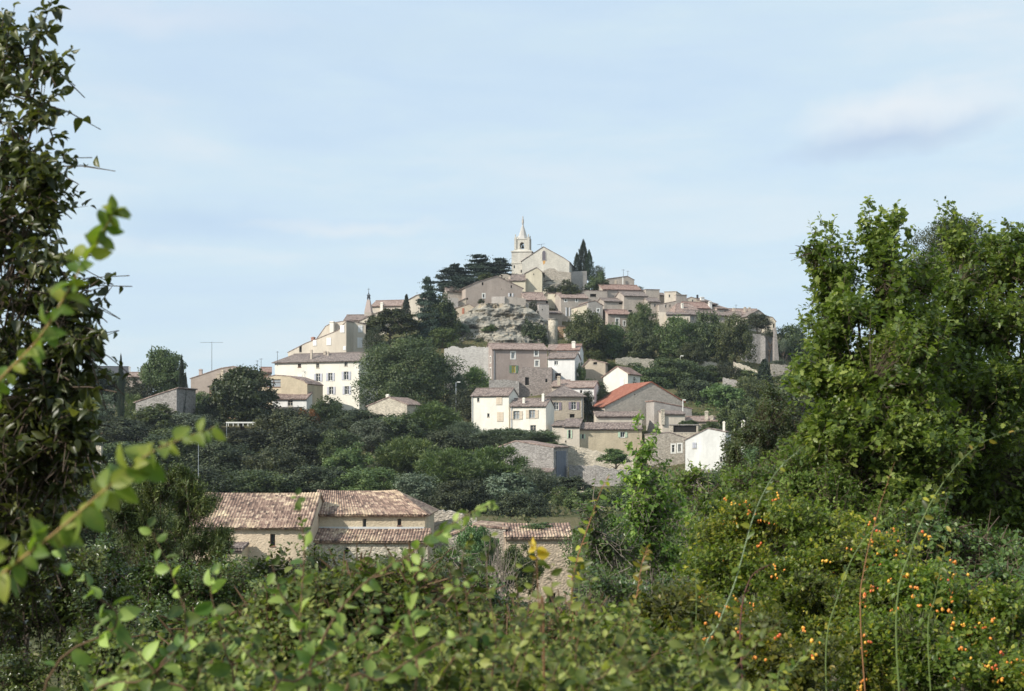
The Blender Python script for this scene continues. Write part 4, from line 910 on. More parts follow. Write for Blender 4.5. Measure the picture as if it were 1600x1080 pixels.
B('small_yellow_cottage', 'tiny yellow cottage squeezed between the white and the green shuttered houses', 'house', 231.5, -12, [(863, 667), (880.5, 663)], 5, 'shed', 658, wall=cream, roof='old', basepy=705, wins=[(872, 687, 1.8, 3.5, 'hole')])
B('tiled_store', 'narrow cream store under a dark tiled lean-to roof above the long ochre house', 'shed', 239, 3, [(932, 652), (1003, 650)], 4, 'shed', 644, wall=cream, roof='old', corr=True, basepy=690)
Hr = B('red_roofed_barn', 'great grey stone gabled barn with a bright red tiled roof', 'barn', 248, 19, [(945, 634.5), (1017.5, 597.2), (1068, 627.5)], 11, wall=wall_mat((.50, .44, .37), .4, .35), roof='red', ov=.4, basepy=690, wins=[(992, 617, 2, 2, 'hole')])
B('barn_lean_to', 'red tiled lean-to against the right side of the great stone barn', 'shed', 243, 14, [(1022, 627), (1081, 638.5)], 4, wall=grey, roof='rose', ov=.2, basepy=690)
B('chimney_outbuilding', 'cream outbuilding with a tall pale chimney in front of the stone barn', 'outbuilding', 238, 3, [(1035, 647.5), (1070, 646.5)], 4, 'shed', 642.5, wall=cream, roof='old', basepy=700, chims=[(1036, 640, 5.5, 18, -.4, rubw)])
B('twin_chimney_house', 'low pink roofed house with two stubby pale chimneys right of the stone barn', 'house', 240, -8, [(1072, 657), (1125, 659)], 6, 'eave', 652, wall=buff, roof='pink', basepy=690, chims=[(1103.8, 642.5, 5.5, 15, .2, rubw), (1112, 649.5, 5, 10, .2, rubw)])
B('open_cart_shed', 'flat roofed shed with a wide dark opening right of the sapling', 'shed', 229, -6, [(1046, 664), (1091, 664)], 5, 'flat', wall=rubw, roof=None, cap=rubg, basepy=700, wins=[(1070, 670.5, 36, 10.5, 'hole')])
B('brick_red_gable_house', 'tan rubble house with two narrow white framed windows beside the white gabled house', 'house', 226, 2, [(1016, 679), (1046, 676), (1070, 684)], 7, wall=rub, roof='grey', ov=.1, basepy=740, wins=[(1052, 701, 4.6, 12, 'wsur'), (1062, 700, 5, 12, 'wsur')])
H_white_gabled_h = B('white_gabled_house', 'big white gabled house with a tall thin chimney behind the bushes', 'house', 215, -14, [(1070.8, 687.5), (1106, 669.5), (1133.6, 675)], 9, wall=wall_mat((.80, .78, .73), 0, .3), roof='old', ov=.25, basepy=760, wins=[(1085, 696, 6, 9, 'closed grey'), (1126.8, 718, 3.4, 8.5, '')], rwins=[(1138, 690, 2.6, 7, '')], chims=[(1131, 659, 3.6, 15, .6, bright)])
B('chimneyed_garden_wall', 'white garden wall with a tall pale chimney stack right of the white gabled house', 'wall', 214, -12, [(1140, 706), (1165, 698)], 1.2, 'flat', wall=white, roof=None, basepy=760, chims=[(1161, 657, 5.5, 48, .1, bright)])
B('small_cream_gabled_house', 'small cream gabled house standing alone under the plane trees', 'house', 263, -24, [(942.6, 588.5), (964.3, 572.6), (981, 583)], 7, wall=bright, roof='rose', ov=.45, basepy=625, wins=[(972, 597, 6, 12, 'closed white')])
B('beige_hut', 'beige hut with a sloping roof right of the lower white house', 'hut', 270, -10, [(911, 572), (921, 561.5), (946, 567)], 5, wall=buff, roof='pink', basepy=600, wins=[(930, 568, 6, 4, 'hole')])
# --- stone shed and terraces in the middle
Hk = B('grey_rubble_shed', 'grey rubble shed with a broad gable and blue metal doors at its shaded end', 'shed', 205, -24, [(756, 707), (778, 699), (805.4, 689.4), (865, 699)], 5.5, wall=rubg, roof='pink', ov=.2, basepy=770, wins=[(820, 727, 3.6, 4.5, '')])
q = MB(); zt_ = Hk.T[-1][1]; q.box(Hk.xr+.02, Hk.xr+.10, .9, 4.6, .5, zt_-.55)
for i in range(6): q.box(Hk.xr+.1, Hk.xr+.13, .95+i*.6, 1.02+i*.6, .5, zt_-.6)
q.build('door', ZINC, Hk.root)
B('low_shed_annex', 'low annex with a brown roof at the foot of the grey rubble shed', 'shed', 202.5, -18, [(814, 739), (862, 734)], 2.2, 'shed', 729, wall=darkst, roof='old', basepy=770)
def wallrun(name, label, Y0, Y1, tops, hpx, mat, thick=.8, group=None):
    """free-standing masonry wall following the slope from one distance to another"""
    n = len(tops); mb = MB(); rs = random.Random(int(tops[0][0])); pts = []
    xs_ = np.linspace(0, 1, n*7)
    for t in xs_:
        i = min(int(t*(n-1)), n-2); f = t*(n-1)-i; px = tops[i][0]*(1-f)+tops[i+1][0]*f; py = tops[i][1]*(1-f)+tops[i+1][1]*f; Y = Y0+(Y1-Y0)*t
        p = P(px, py, Y); pts.append((p.x, p.y, p.z+rs.uniform(-.12, .12), min(p.z-hpx/F*Y, gz(p.x, p.y)-.4)))
    o = Vector(pts[0][:3]); root = empty(name, (o.x, o.y, pts[0][3])); tag(root, label, 'wall', group); c = Vector(root.location)
    for a, b in zip(pts[:-1], pts[1:]):
        A = [Vector((a[0], a[1], a[2]))-c, Vector((b[0], b[1], b[2]))-c, Vector((b[0], b[1], b[3]))-c, Vector((a[0], a[1], a[3]))-c]; T = Vector((0, thick, 0))
        mb.face([A[3], A[2], A[1], A[0]]); mb.face([A[0]+T, A[1]+T, A[2]+T, A[3]+T]); mb.face([A[0], A[1], A[1]+T, A[0]+T])
    for e, s in ((pts[0], 1), (pts[-1], -1)):
        A = [Vector((e[0], e[1], e[2]))-c, Vector((e[0], e[1], e[3]))-c]; T = Vector((0, thick, 0)); mb.face([A[0], A[0]+T, A[1]+T, A[1]])
    mb.build('masonry', mat, root); return root
wallrun('lane_wall', 'long cream stone wall sloping down below the long ochre house', 221, 218, [(866, 691), (905, 699), (945, 707), (990, 713)], 17, rubw)
wallrun('terrace_wall', 'grey overgrown terrace wall below the grass strip right of the rubble shed', 206, 204, [(889, 727), (930, 728), (988, 737)], 45, rubg, 1.2)
wallrun('ivy_arch_wall', 'pale broken wall with ivy spilling over it below the blue doors', 198, 197, [(858, 752), (880, 756), (912, 748)], 26, rubw)
wallrun('big_retaining_wall', 'big light grey retaining wall left of the mauve house', 276, 271, [(694, 546), (708, 541), (724, 544), (740, 541), (756, 543), (767, 543)], 65, wall_mat((.44, .42, .39), .45, .3), 5)
wallrun('garden_wall_low_left', 'short pale stone wall at the foot of the left gardens', 240, 239, [(398, 693), (415, 691), (434, 694)], 14, rubw)
wallrun('road_parapet', 'pale road parapet below the plane trees', 290, 292, [(962, 560), (985, 558), (1022, 562)], 8, rubw)
wallrun('road_parapet', 'pale road parapet right of the lamp under the plane trees', 291, 293, [(1083, 566), (1110, 565), (1124, 568)], 10, rubw)
wallrun('garden_terrace', 'stepped pale garden wall under the bastion, left part', 288, 286, [(1147, 566), (1165, 571), (1180, 578), (1190, 586)], 10, rubw)
wallrun('garden_terrace', 'broken garden wall with a pale pillar right under the bastion', 282, 284, [(1205, 569), (1228, 570), (1240, 577), (1262, 588), (1275, 586)], 15, rub)
wallrun('garden_terrace', 'low tan terrace wall running into the oak on the right', 286, 288, [(1228, 572), (1252, 577), (1282, 591), (1300, 600)], 6, wall_mat((.42, .33, .27), .6, .3))
wallrun('garden_terrace', 'lowest grey garden wall above the green bushes at right', 272, 270, [(1130, 590), (1150, 595), (1172, 606)], 9, rubg)
wallrun('gate_wall', 'white stone wall end seen past the left tree', 200, 199, [(60, 690), (100, 688), (158, 690)], 6, rubw)
wallrun('field_wall', 'rubble field wall between the two tiled barns', 128, 127, [(660, 800), (700, 798), (745, 812)], 40, rub, 1.0)
# --- right hand village row
B('upper_cream_facade', 'tall cream facade between the cliff and the grey house row', 'house', 331, -14, [(856, 459), (877, 458.5)], 7, 'flat', wall=yell, roof=None, cap=tile_mat('pink'), basepy=505)
B('grey_cliff_shed', 'small grey square hut with a flat tile edge above the cliff', 'hut', 318, 8, [(841.7, 474.2), (858, 475.5)], 4, 'flat', wall=grey, roof=None, cap=tile_mat('grey'), basepy=502, wins=[(847.5, 484, 1.8, 2.5, 'hole')])
B('pink_roof_jumble', 'low pink roofed house right of the curved parapet', 'house', 326, 12, [(820, 470), (853, 467)], 7, 'eave', 458, wall=pinkg, roof='pink', basepy=500)
B('red_trimmed_house', 'low pinkish house with a dark eave below the tall cream facade', 'house', 322, 8, [(858, 489), (878, 490)], 4, 'shed', 486.5, wall=pinkg, roof='grey', basepy=520)
B('grey_shuttered_house', 'greyish pink three storey house with tall white shutters beside the yellow house', 'house', 326, 12, [(876.5, 464.6), (919, 466.5)], 8, 'eave', 458.8, wall=pinkg, roof='pink', basepy=530,
  wins=[(884, 469.3, 2.4, 3.4, 'wsur hole'), (901, 469.2, 2.2, 4, 'wsur hole'), (887, 487.5, 3.4, 14, 'cur sh-white'), (888.3, 506.5, 3.2, 11, 'cur sh-white')])
B('yellow_house', 'pale yellow house with a sloping roof edge and closed shutters above the first plane tree', 'house', 316, -24, [(893, 482.5), (919, 475.5)], 7, 'prism', wall=yell, roof='grey', ov=.2, basepy=530, wins=[(899.8, 487, 5, 9.5, 'closed beige'), (901.5, 500, 3, 8, 'closed white')])
B('grey_corner_house', 'grey house joined to the yellow house, with one small square window', 'house', 314.5, 14, [(919.2, 472), (930, 470), (942, 477.5)], 7, wall=grey, roof='pink', ov=.2, basepy=530, wins=[(934.7, 485, 3.2, 4.5, 'wsur'), (928.7, 485.2, 1.3, 1.5, 'hole')])  # greyer wall colour than the yellow house beside it
B('red_tile_house', 'pinkish house with a reddish tile strip and white framed window among the plane trees', 'house', 314, 14, [(950, 490), (985, 491.8)], 6, 'eave', 485, wall=brownp, roof='rose', basepy=540, wins=[(964.6, 503, 4.4, 10, 'wsur'), (975.5, 505.5, 2.4, 7, 'wsur')])
B('loggia_house', 'long low house with two dark loggia openings above the grey shuttered house', 'house', 335, 8, [(898, 458), (917, 454), (949, 455)], 6, wall=pinkg, roof='old', ov=.15, basepy=490, wins=[(910.5, 462.2, 3, 4, 'hole'), (926.8, 461.8, 9.5, 5, 'hole')])
B('parapet_tower_house', 'blocky grey house with a blind window, highest on the right of the cypresses', 'house', 345, 10, [(949.6, 436), (980, 431.8), (991, 438)], 8, 'flat', wall=pinkg, roof=None, cap=tile_mat('grey'), basepy=470, wins=[(962, 441, 3, 5.5, 'closed beige')], chims=[(973.3, 434, 1.6, 12, -.6, WHITEP)])
B('red_roof_row_house', 'row house with a long red tile roof below the blocky grey house', 'house', 337, 13, [(942, 450), (1001.6, 455)], 7, 'eave', 446, wall=pinkg, roof='rose', basepy=500, wins=[(945.7, 455.5, 6, 6, 'hole'), (982, 456, 3, 3, 'hole')])
B('pink_middle_house', 'tall blank pinkish house between the red tile house and the loggia house', 'house', 330, 12, [(944, 470), (975, 472)], 7, 'eave', 467, wall=pinkg, roof='grey', basepy=520, wins=[(970, 474.5, 5.5, 3, 'hole')])
B('flat_eaved_house', 'wide grey pink house with a straight dark eave left of the green plane tree', 'house', 330, 14, [(975, 460.5), (1012, 464.5)], 7, 'eave', 456.5, wall=pinkg, roof='grey', basepy=520, wins=[(1001, 463, 2, 2, 'hole'), (985, 486, 6, 3, 'hole')])
B('white_sided_block', 'square pinkish block with a white sloping side wall on the skyline', 'house', 338, 12, [(1009, 452.6), (1030.5, 452.8)], 8, 'flat', wall=pinkg, roof=None, cap=tile_mat('grey'), basepy=500, wins=[(1014, 474.5, 3, 3.5, 'hole'), (1023, 477.5, 3, 5, 'hole')])
B('dark_eaved_house', 'house with a dark flat eave and two small windows behind the green plane tree', 'house', 327, 10, [(1013, 470), (1031, 472.5)], 6, 'eave', 466.5, wall=pinkg, roof='grey', basepy=520, wins=[(1015.5, 475.5, 2.5, 3.5, 'hole'), (1023.5, 477.5, 3, 5, '')])
B('narrow_link_house', 'narrow pinkish house with a dark eave between two tall blocks on the skyline', 'house', 342, 6, [(1030, 461.5), (1040, 461)], 6, 'eave', 459, wall=pinkg, roof='grey', basepy=490)
B('tall_cream_block', 'tall cream block with a bright corner on the right skyline', 'house', 334, -16, [(1038, 457), (1056.5, 455)], 8, 'flat', wall=cream, roof=None, cap=rub, basepy=500, wins=[(1046, 462.5, 2.2, 4, '')])
B('sloping_grey_block', 'grey wall sloping down to the right from the tall cream block', 'house', 333.5, 20, [(1056.5, 455), (1073, 467)], 5, 'flat', wall=pinkg, roof=None, cap=rub, basepy=500, wins=[(1063.5, 475, 2.4, 3.4, 'hole')])
B('three_window_house', 'small pinkish house with three little windows below the tall cream block', 'house', 326, 10, [(1030, 476), (1056, 471)], 6, 'prism', wall=pinkg, roof='old', ov=.1, basepy=510, wins=[(1040.5, 478.5, 2.4, 5, ''), (1047, 477.8, 1.8, 4, 'hole'), (1052, 480, 1.6, 3, 'hole')])
B('skyline_gable_house', 'cream gabled house with two windows on the right skyline', 'house', 340, 10, [(1072, 468), (1080, 464.5), (1096, 469)], 7, wall=cream, roof='pink', ov=.15, basepy=500, wins=[(1082.5, 470.5, 2.2, 4.5, ''), (1090.5, 473, 2, 3, '')], chims=[(1090, 461, 2.4, 6, 1, DMETAL)])
B('dark_dormer_house', 'house with dark timbered upper windows stepping down the right skyline', 'house', 338, 16, [(1096, 469), (1110, 473)], 6, 'shed', 466, wall=rub, roof='grey', ov=.4, basepy=500, wins=[(1103, 474.5, 9, 4.5, 'hole')], chims=[(1098, 464, 5, 6, 1, white)])
B('second_dormer_house', 'narrow house with a white chimney and dark upper opening next down the skyline', 'house', 336, 16, [(1110, 473.5), (1121, 477)], 6, 'shed', 471, wall=pinkg, roof='grey', ov=.4, basepy=505, wins=[(1115.5, 477.5, 6, 4, 'hole')], chims=[(1110.5, 471, 4, 8, -.4, white)])
B('stepped_skyline_house', 'low grey pink house with a pale roof edge near the right end of the skyline', 'house', 335, 14, [(1120, 480), (1137, 484.5)], 6, 'shed', 477.5, wall=pinkg, roof='pink', basepy=505, wins=[(1133.5, 486.5, 4, 2.4, 'hole')])
B('small_window_row_house', 'pinkish row house with a red roof strip above the dark plane trees', 'house', 327, 16, [(1074, 478), (1109, 484.5)], 6, 'eave', 473, wall=pinkg, roof='rose', basepy=510, wins=[(1090.5, 484, 3.2, 3.4, 'hole'), (1102, 487, 3, 3, '')])
B('pink_hipped_house', 'house with a broad pink hipped roof right below the sloping grey wall', 'house', 322, 15, [(1056, 487), (1097, 489.5)], 8, 'hip', 475, wall=pinkg, roof='pink', hipl=2, hipr=1.5, basepy=520, chims=[(1066.5, 474, 3, 5, 1.5, bright)])
B('cream_fronted_house', 'cream fronted house with a brown eave and one red window above the plane trees', 'house', 318, -6, [(1041, 491.5), (1078, 491)], 6, 'shed', 487.5, wall=cream, roof='grey', basepy=530, wins=[(1049, 500, 5.5, 6, 'bfr')])
B('pale_plain_house', 'pale plain wall of a house left of the cream fronted house', 'house', 320, -10, [(1028, 487), (1041, 489)], 7, 'flat', wall=cream, roof=None, basepy=530)
B('long_roofed_house', 'long house with a dark eave sloping away behind the darkest plane tree', 'house', 320, 18, [(1078, 489), (1132, 495.5)], 7, 'eave', 486, wall=pinkg, roof='old', basepy=530, wins=[(1082.5, 497, 4, 7, 'cur')])
B('end_cream_house', 'cream house at the end of the row with a shallow dark roof', 'house', 322, -8, [(1132, 494), (1158, 493)], 7, 'eave', 488.3, wall=yell, roof='old', basepy=530)
B('chimneyed_end_house', 'low grey house with two stub chimneys behind the umbrella pine', 'house', 334, 10, [(1143, 490), (1190, 492)], 7, 'eave', 483.5, wall=pinkg, roof='pink', basepy=515, chims=[(1147, 481.5, 3, 5), (1164.5, 480, 3, 6), (1171.5, 480.5, 3, 5)])
B('round_end_house', 'curved grey end house beside the umbrella pine', 'house', 330, 18, [(1168, 494), (1185, 484.5), (1194, 492)], 6, wall=rub, roof='grey', basepy=520)
Hb = B('bastion_end_tower', 'ruined pale tower house at the far right end of the village', 'tower', 316, -6, [(1193, 493.5), (1207, 496), (1212, 502)], 5, wall=rubw, roof='grey', ov=.2, basepy=560, wins=[(1209, 510, 2.2, 8, 'hole')])
# bastion: round stone bastion below it
def bastion(name, label, cat, pxc, Y, rpx, pyt, pyb, mat, taper=.94, n=20, top_cap=True):
    x, _, zt = P(pxc, pyt, Y); r = rpx/F*Y; zb = min((HZ-pyb)/F*Y, gz(x, Y))-.5
    root = empty(name, (x, Y+r, zb)); tag(root, label, cat); q = MB(); H_ = zt-zb
    prof = [(r, 0)]+[(r*(1-(1-taper)*t), H_*t) for t in (.25, .5, .75)]+[(r*taper, H_)]
    q.lathe(prof, n*2, rot=.1); mo = q.build('masonry', mat, root, smooth=True); mo.data.polygons[-1].use_smooth = False; mo.data.polygons[-2].use_smooth = False
    q = MB(); q.lathe([(r*taper+.12, H_-.02), (r*taper+.12, H_+.18), (r*taper-.4, H_+.2)], n, rot=.1); q.build('coping', rub, root); return root
B('stone_bastion', 'big grey stone bastion wall under the umbrella pine', 'bastion', 308, 4, [(1160, 524), (1168, 521), (1184, 522.5), (1196, 520), (1209, 524)], 9, 'flat', wall=wall_mat((.35, .33, .31), .7, .5), roof=None, basepy=575)
B('bastion_corner', 'shaded receding corner of the bastion wall beside the leaning buttress', 'bastion', 307.4, 32, [(1196, 523), (1210, 526)], 5, 'flat', wall=wall_mat((.30, .285, .27), .7, .5), roof=None, basepy=575)  # darker copy of the bastion stone paints the corner's shade
B('bastion_buttress', 'thin pinkish buttress leaning against the right side of the bastion', 'buttress', 305, 4, [(1210, 512), (1213, 512), (1217.5, 566)], 1.5, 'flat', wall=wall_mat((.38, .34, .31), .6, .4), roof=None, basepy=570)
bastion('round_tower', 'slim round stone tower at the right foot of the cliff', 'tower', 864, 303, 7.5, 499, 545, rubw, .97, 18)
B('tower_annex', 'dark little annex with an orange wall right of the round tower', 'house', 312, 10, [(874, 509), (884, 511)], 5, 'flat', wall=orange, roof=None, cap=tile_mat('grey'), basepy=545)
B('tower_annex', 'grey annex with a narrow window under the grey shuttered house', 'house', 310, 10, [(884, 512.5), (897, 515)], 5, 'flat', wall=pinkg, roof=None, cap=tile_mat('grey'), basepy=545, wins=[(889.5, 523, 2.2, 8, 'wfr')])
B('small_gabled_stone_house', 'small tan stone gabled house with a white chimney below the huge round tree', 'house', 240, -22, [(574.5, 634.5), (607.6, 620.7), (636, 632)], 7, wall=rubw, roof='pink', ov=.3, basepy=680, chims=[(605, 616.5, 4.5, 8, .1, bright)])
# --- the barns near us
PIPES = []
Hm = B('long_tiled_barn', 'long ochre barn nearest to us with a weathered pink tile roof and a downpipe', 'barn', 114, -2, [(300, 824), (484, 821.5)], 9.5, 'eave', 772, wall=wall_mat((.68, .55, .40), .05, .3), roof='barn', ov=.35, corr=True, basepy=935,
  wins=[(426, 844, 8, 19, 'bfr'), (340, 850, 7, 14, '')])
wh = bpy.data.objects
q = MB(); s_, z_ = Hm.mf(483, 826); q.tube([(s_-1.9*0, -.25, z_+.1), (s_-.05, -.12, z_-.3), (s_-.12, -.1, z_-.6), (s_-.12, -.1, z_-5)], [.055]*4, 8); q.build('downpipe', METAL, Hm.root)
Hm2 = B('right_wing_barn', 'ochre wing of the barn with a lower eave, two small openings and a hipped end', 'barn', 118, -2, [(485, 806), (664, 800.5)], 8.5, 'hip', 768.5, wall=ochre, roof='barn', ov=.35, corr=True, hipr=2.9, basepy=935,
  wins=[(569.5, 817.5, 6, 14, ''), (624, 816, 6, 10.5, 'bfr')])
q = MB(); s0, z0 = Hm2.mf(490, 829); s1, z1 = Hm2.mf(663, 826); q.box(s0, s1, -.10, -.004, z0-.3, z0+.32); q.build('render_band', wall_mat((.62, .62, .60), 0, .2), Hm2.root)
B('barn_lean_to_aisle', 'stone lean-to with a sunlit mossy tile roof along the right wing of the barn', 'barn', 115.6, -2, [(493, 848), (668, 843)], 2.3, 'shed', 828.5, wall=rubw, roof='barn', ov=.3, corr=True, basepy=935, wins=[(541, 862, 7, 12, 'hole'), (655, 862, 5, 12, 'hole')])
B('barn_porch', 'small tiled porch at the left foot of the long barn', 'porch', 111.5, -2, [(336, 860), (378, 858)], 2.2, 'shed', 850, wall=ochre, roof='old', ov=.25, corr=True, basepy=935)
B('old_stone_barn', 'old tan stone barn with a low sagging tile roof and an arched cellar mouth', 'barn', 113, 3, [(790, 842), (894, 838.5)], 7, 'eave', 820, wall=wall_mat((.56, .45, .33), .6, .25), roof='barn', ov=.3, corr=True, basepy=970, wins=[(861, 936, 14, 18, 'hole')])
B('stone_barn_wing', 'lower rubble wing left of the old tan stone barn', 'barn', 114, -3, [(700, 838), (742, 822), (790, 826)], 6, wall=rub, roof='barn', ov=.2, basepy=960)
# --- rock
def rock_mat():
    m, t, b = newmat('pale_limestone'); L = t.links; ob = N(t, 'ShaderNodeTexCoord').outputs['Object']
    st = noise_(t, mapping_(t, ob, (.16, .16, .75)), 1.0, 7, .68, 1.2); a = noise_(t, ob, .16, 5, .6, .5); c = noise_(t, ob, 1.6, 6, .7)
    col = ramp_(t, st, [(.38, (.11, .10, .085)), (.46, (.29, .265, .22)), (.60, (.42, .385, .315)), (.75, (.54, .50, .42))])
    col = mixc(t, ramp_(t, a, [(.56, (0, 0, 0)), (.72, (.8, .8, .8))]), col, (.52, .38, .22))
    col = mixc(t, math_(t, 'MULTIPLY', ramp_(t, c, [(.36, (1, 1, 1)), (.46, (0, 0, 0))]), .8), col, (.13, .115, .09))
    L.new(col, b.inputs['Base Color']); b.inputs['Roughness'].default_value = .95; b.inputs['Specular IOR Level'].default_value = .1
    bp = N(t, 'ShaderNodeBump'); bp.inputs['Strength'].default_value = .9; bp.inputs['Distance'].default_value = .5; L.new(math_(t, 'ADD', st, c), bp.inputs['Height']); L.new(bp.outputs[0], b.inputs['Normal'])
    return m
def cliff(name, pxa, pxb, topf, botf, Yt, Yb, ns=110, nt=60, seed=0, amp=1.6):
    q = MB(); 
    for j in range(nt+8):
        for i in range(ns+1):
            f = i/ns; px = pxa+(pxb-pxa)*f; pt = np.interp(px, *zip(*topf)); pb = np.interp(px, *zip(*botf))
            if j <= nt:
                t = j/nt; Y = Yb+(Yt-Yb)*t**1.3; py = pb+(pt-pb)*t; p = P(px, py, Y)
                n1 = mnoise.fractal(Vector((p.x*.09+seed, 3, p.z*.13)), 1, 2, 5); n2 = mnoise.fractal(Vector((p.x*.05, seed, p.z*.9)), 1, 2, 4); n3 = mnoise.fractal(Vector((p.x*.6, seed, p.z*.7)), 1, 2, 3)
                led = (p.z*.42+n1*1.2) % 1.0
                e = min(f, 1-f)*14; e = min(1, e)
                p.y += -amp*(n1*1.8+n2*.45+n3*.6)*e - .7*(led-.5)*e + (1-e)*3
            else:
                k = j-nt; p = P(px, pt, Yt); p.y += k*3+ (1-min(1, min(f, 1-f)*14))*3; p.z += .1*k-.25*max(0, k-3)**1.5
            q.v.append(tuple(p))
    W_ = ns+1
    for j in range(nt+7):
        for i in range(ns): q.f.append((j*W_+i, j*W_+i+1, (j+1)*W_+i+1, (j+1)*W_+i)); q.uv.append([(0, 0)]*4)
    o = q.build(name, ROCK); tag(o, kind='structure'); return o
ROCK = rock_mat()
cliff('rock_cliff', 690, 862, [(690, 510), (702, 502), (715, 497), (733, 486), (750, 475), (790, 475), (822, 478), (835, 486), (850, 499), (862, 503)], [(690, 570), (862, 562)], 311, 296, amp=2.0)
cliff('church_rock', 838, 908, [(838, 448), (850, 438), (880, 436), (898, 446), (908, 452)], [(838, 470), (908, 468)], 337, 331, 50, 24, 9, .7)
# --- street furniture and aerials
antenna('tall television aerial on the brown blank gable at left', 331, 534, 580, 276, 34)
antenna('short television aerial standing left of the manor, the taller of the two there', 408, 560, 586, 280, 5, 3)
antenna('small thin aerial just left of the other one by the manor', 402, 563, 586, 281, 4, 3)
antenna('aerial on the left corner of the manor roof', 433.5, 549, 572, 268, 4, 3)
antenna('double aerial over the blocky grey house on the right', 974, 421, 436, 346, 5, 4)
antenna('thin aerial at the right edge of the blocky grey house', 981, 423, 434, 346, 4, 3)
antenna('mast aerial above the chimneyed house near the right end', 1150, 476, 488, 337, 4, 3)
def lamp(label, px, pyt, pyb, Y, arm, mat=METAL, r=.06, group=None):
    root, H_ = pole_thing('street_lamp', label, 'street lamp', px, pyt, pyb, Y, r, mat, group=group); a = arm/F*Y
    q = MB(); q.tube([(0, 0, H_-.05), (a*.5, 0, H_+.12), (a, 0, H_+.1)], [.04, .035, .03], 5); q.build('arm', mat, root)
    q = MB(); q.box(a-.12, a+.42*np.sign(arm), -.12, .12, H_+.02, H_+.18); q.build('lamp_head', WHITEP, root)
lamp('slim pale lamp post with a short arm above the barn roof at left', 310, 691, 750, 150, -8, METAL, .035)
lamp('blue grey lamp post beside the huge round tree', 712.5, 598, 664, 250, 3, METAL, .09)
lamp('white headed lamp under the dark plane trees', 1063, 557, 570, 288, 1.5, WHITEP, .05)
lamp('lamp post at the corner of the red roofed barn', 1067, 626, 650, 241, 0.6, WHITEP, .09)
root, H_ = pole_thing('garden_pergola', 'long white garden rail under the walnut tree', 'railing', 354, 661, 672, 236, .06, WHITEP)
q = MB(); Lr = 46/F*236; q.box(-.1, Lr, -.08, .08, H_-.05, H_+.18)
for i in range(6): x = Lr*(i+.3)/6; q.box(x, x+.1, -.05, .05, H_-.55, H_-.05)
q.build('rail', WHITEP, root)

def downpipe(H, px, mat=METAL):
    s, _ = H.mf(px, 600); z = H.T[0][1] if px < 1000 else min(t[1] for t in H.T); q = MB()
    q.tube([(s, -.3, z-.02), (s, -.09, z-.35), (s, -.09, .1)], [.06, .055, .055], 6); q.build('downpipe', mat, H.root)
for H_, px in ((H_white_manor_ho, 562), (H_beige_shuttere, 799.5), (H_mauve_house, 772), (H_purple_shutter, 909), (H_tall_white_hou, 738.5)): downpipe(H_, px)
# ------------------------------------------------------------------ trees and shrubs of the hill
HT = hill_tree
HT('huge_round_tree', 'round', 'holm', 631, 527, 648, 148, 258, 'huge dark round evergreen oak right of the white manor', n=30000, size=.018, var=0, depth=13)
HT('cedar_tree', 'cedar', 'cedar', 710, 416, 462, 76, 338, 'spreading cedar, leftmost of the three on the skyline', n=15000, var=0)
HT('cedar_tree', 'cedar', 'cedar', 748, 402, 460, 74, 340, 'tallest spreading cedar on the skyline, in the middle of the three', n=16000, var=1)
HT('cedar_tree', 'cedar', 'cedar', 782, 406, 452, 62, 342, 'spreading cedar nearest to the church tower', n=13000, var=2)
HT('dark_shrub', 'round', 'cedar', 722, 432, 462, 70, 335, 'dark low growth under the leftmost skyline cedar', 'shrub', n=6000)
HT('green_shrub', 'shrub', 'green', 757, 424, 440, 30, 336, 'rounded green shrub in front of the skyline cedars', 'shrub', n=3000)
HT('cedar_tree', 'cedar', 'cedar', 668, 441, 545, 52, 300, 'tall ragged dark cedar left of the cliff', n=9000, var=1, size=.034)
HT('dark_bushy_tree', 'round', 'holm', 688, 462, 535, 54, 302, 'dark bushy tree between the ragged cedar and the cliff', n=8000, var=1)
HT('green_pine', 'loose', 'green', 692, 512, 548, 46, 296, 'rounded green bush at the foot of the cliff on its left', 'shrub', n=4000)
HT('umbrella_pine', 'pine', 'holm', 612, 483, 530, 78, 296, 'flat topped dark pine in front of the cream corner house', n=9000, var=0)
HT('dark_pine', 'conifer', 'cedar', 635, 461, 520, 26, 301, 'small ragged dark pine on the left skyline', n=3500)
HT('under_pine_shrub', 'round', 'dark', 585, 512, 548, 30, 290, 'dark shrub below the left end of the flat topped pine', 'shrub', n=3500)  # dark through the dark shrub leaf colour
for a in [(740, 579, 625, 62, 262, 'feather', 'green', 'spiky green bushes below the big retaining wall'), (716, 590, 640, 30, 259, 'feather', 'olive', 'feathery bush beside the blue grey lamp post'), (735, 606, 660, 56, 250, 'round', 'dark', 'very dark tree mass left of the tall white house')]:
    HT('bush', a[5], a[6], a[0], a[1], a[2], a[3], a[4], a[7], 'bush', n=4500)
# cliff shrubs
for (px, t, b, w, lab, mt) in [(826, 495, 530, 22, 'dark bush clinging to the right side of the cliff', 'dark'), (843, 503, 538, 26, 'ragged bush at the right foot of the cliff by the round tower', 'holm'), (764, 505, 518, 24, 'small green bush on the cliff face over the ochre patch', 'green'),
      (833, 466, 494, 14, 'dark shrub beside the grey cliff hut', 'dark'), (752, 466, 474, 10, 'tiny dark shrub on the wall under the brown house', 'dark'), (745, 528, 542, 40, 'light scrub along the foot of the cliff, left part', 'olive'), (722, 502, 520, 22, 'grey green scrub on the left flank of the cliff', 'olive'), (800, 530, 542, 30, 'low dry scrub along the foot of the cliff above the mauve roof', 'yellow'), (778, 520, 532, 26, 'ochre scrub in the middle of the cliff foot', 'autumn')]:
    HT('cliff_shrub', 'shrub', mt, px, t, b, w, 303 if t > 490 and px > 700 else 312, lab, 'shrub', n=2200, size=.06)
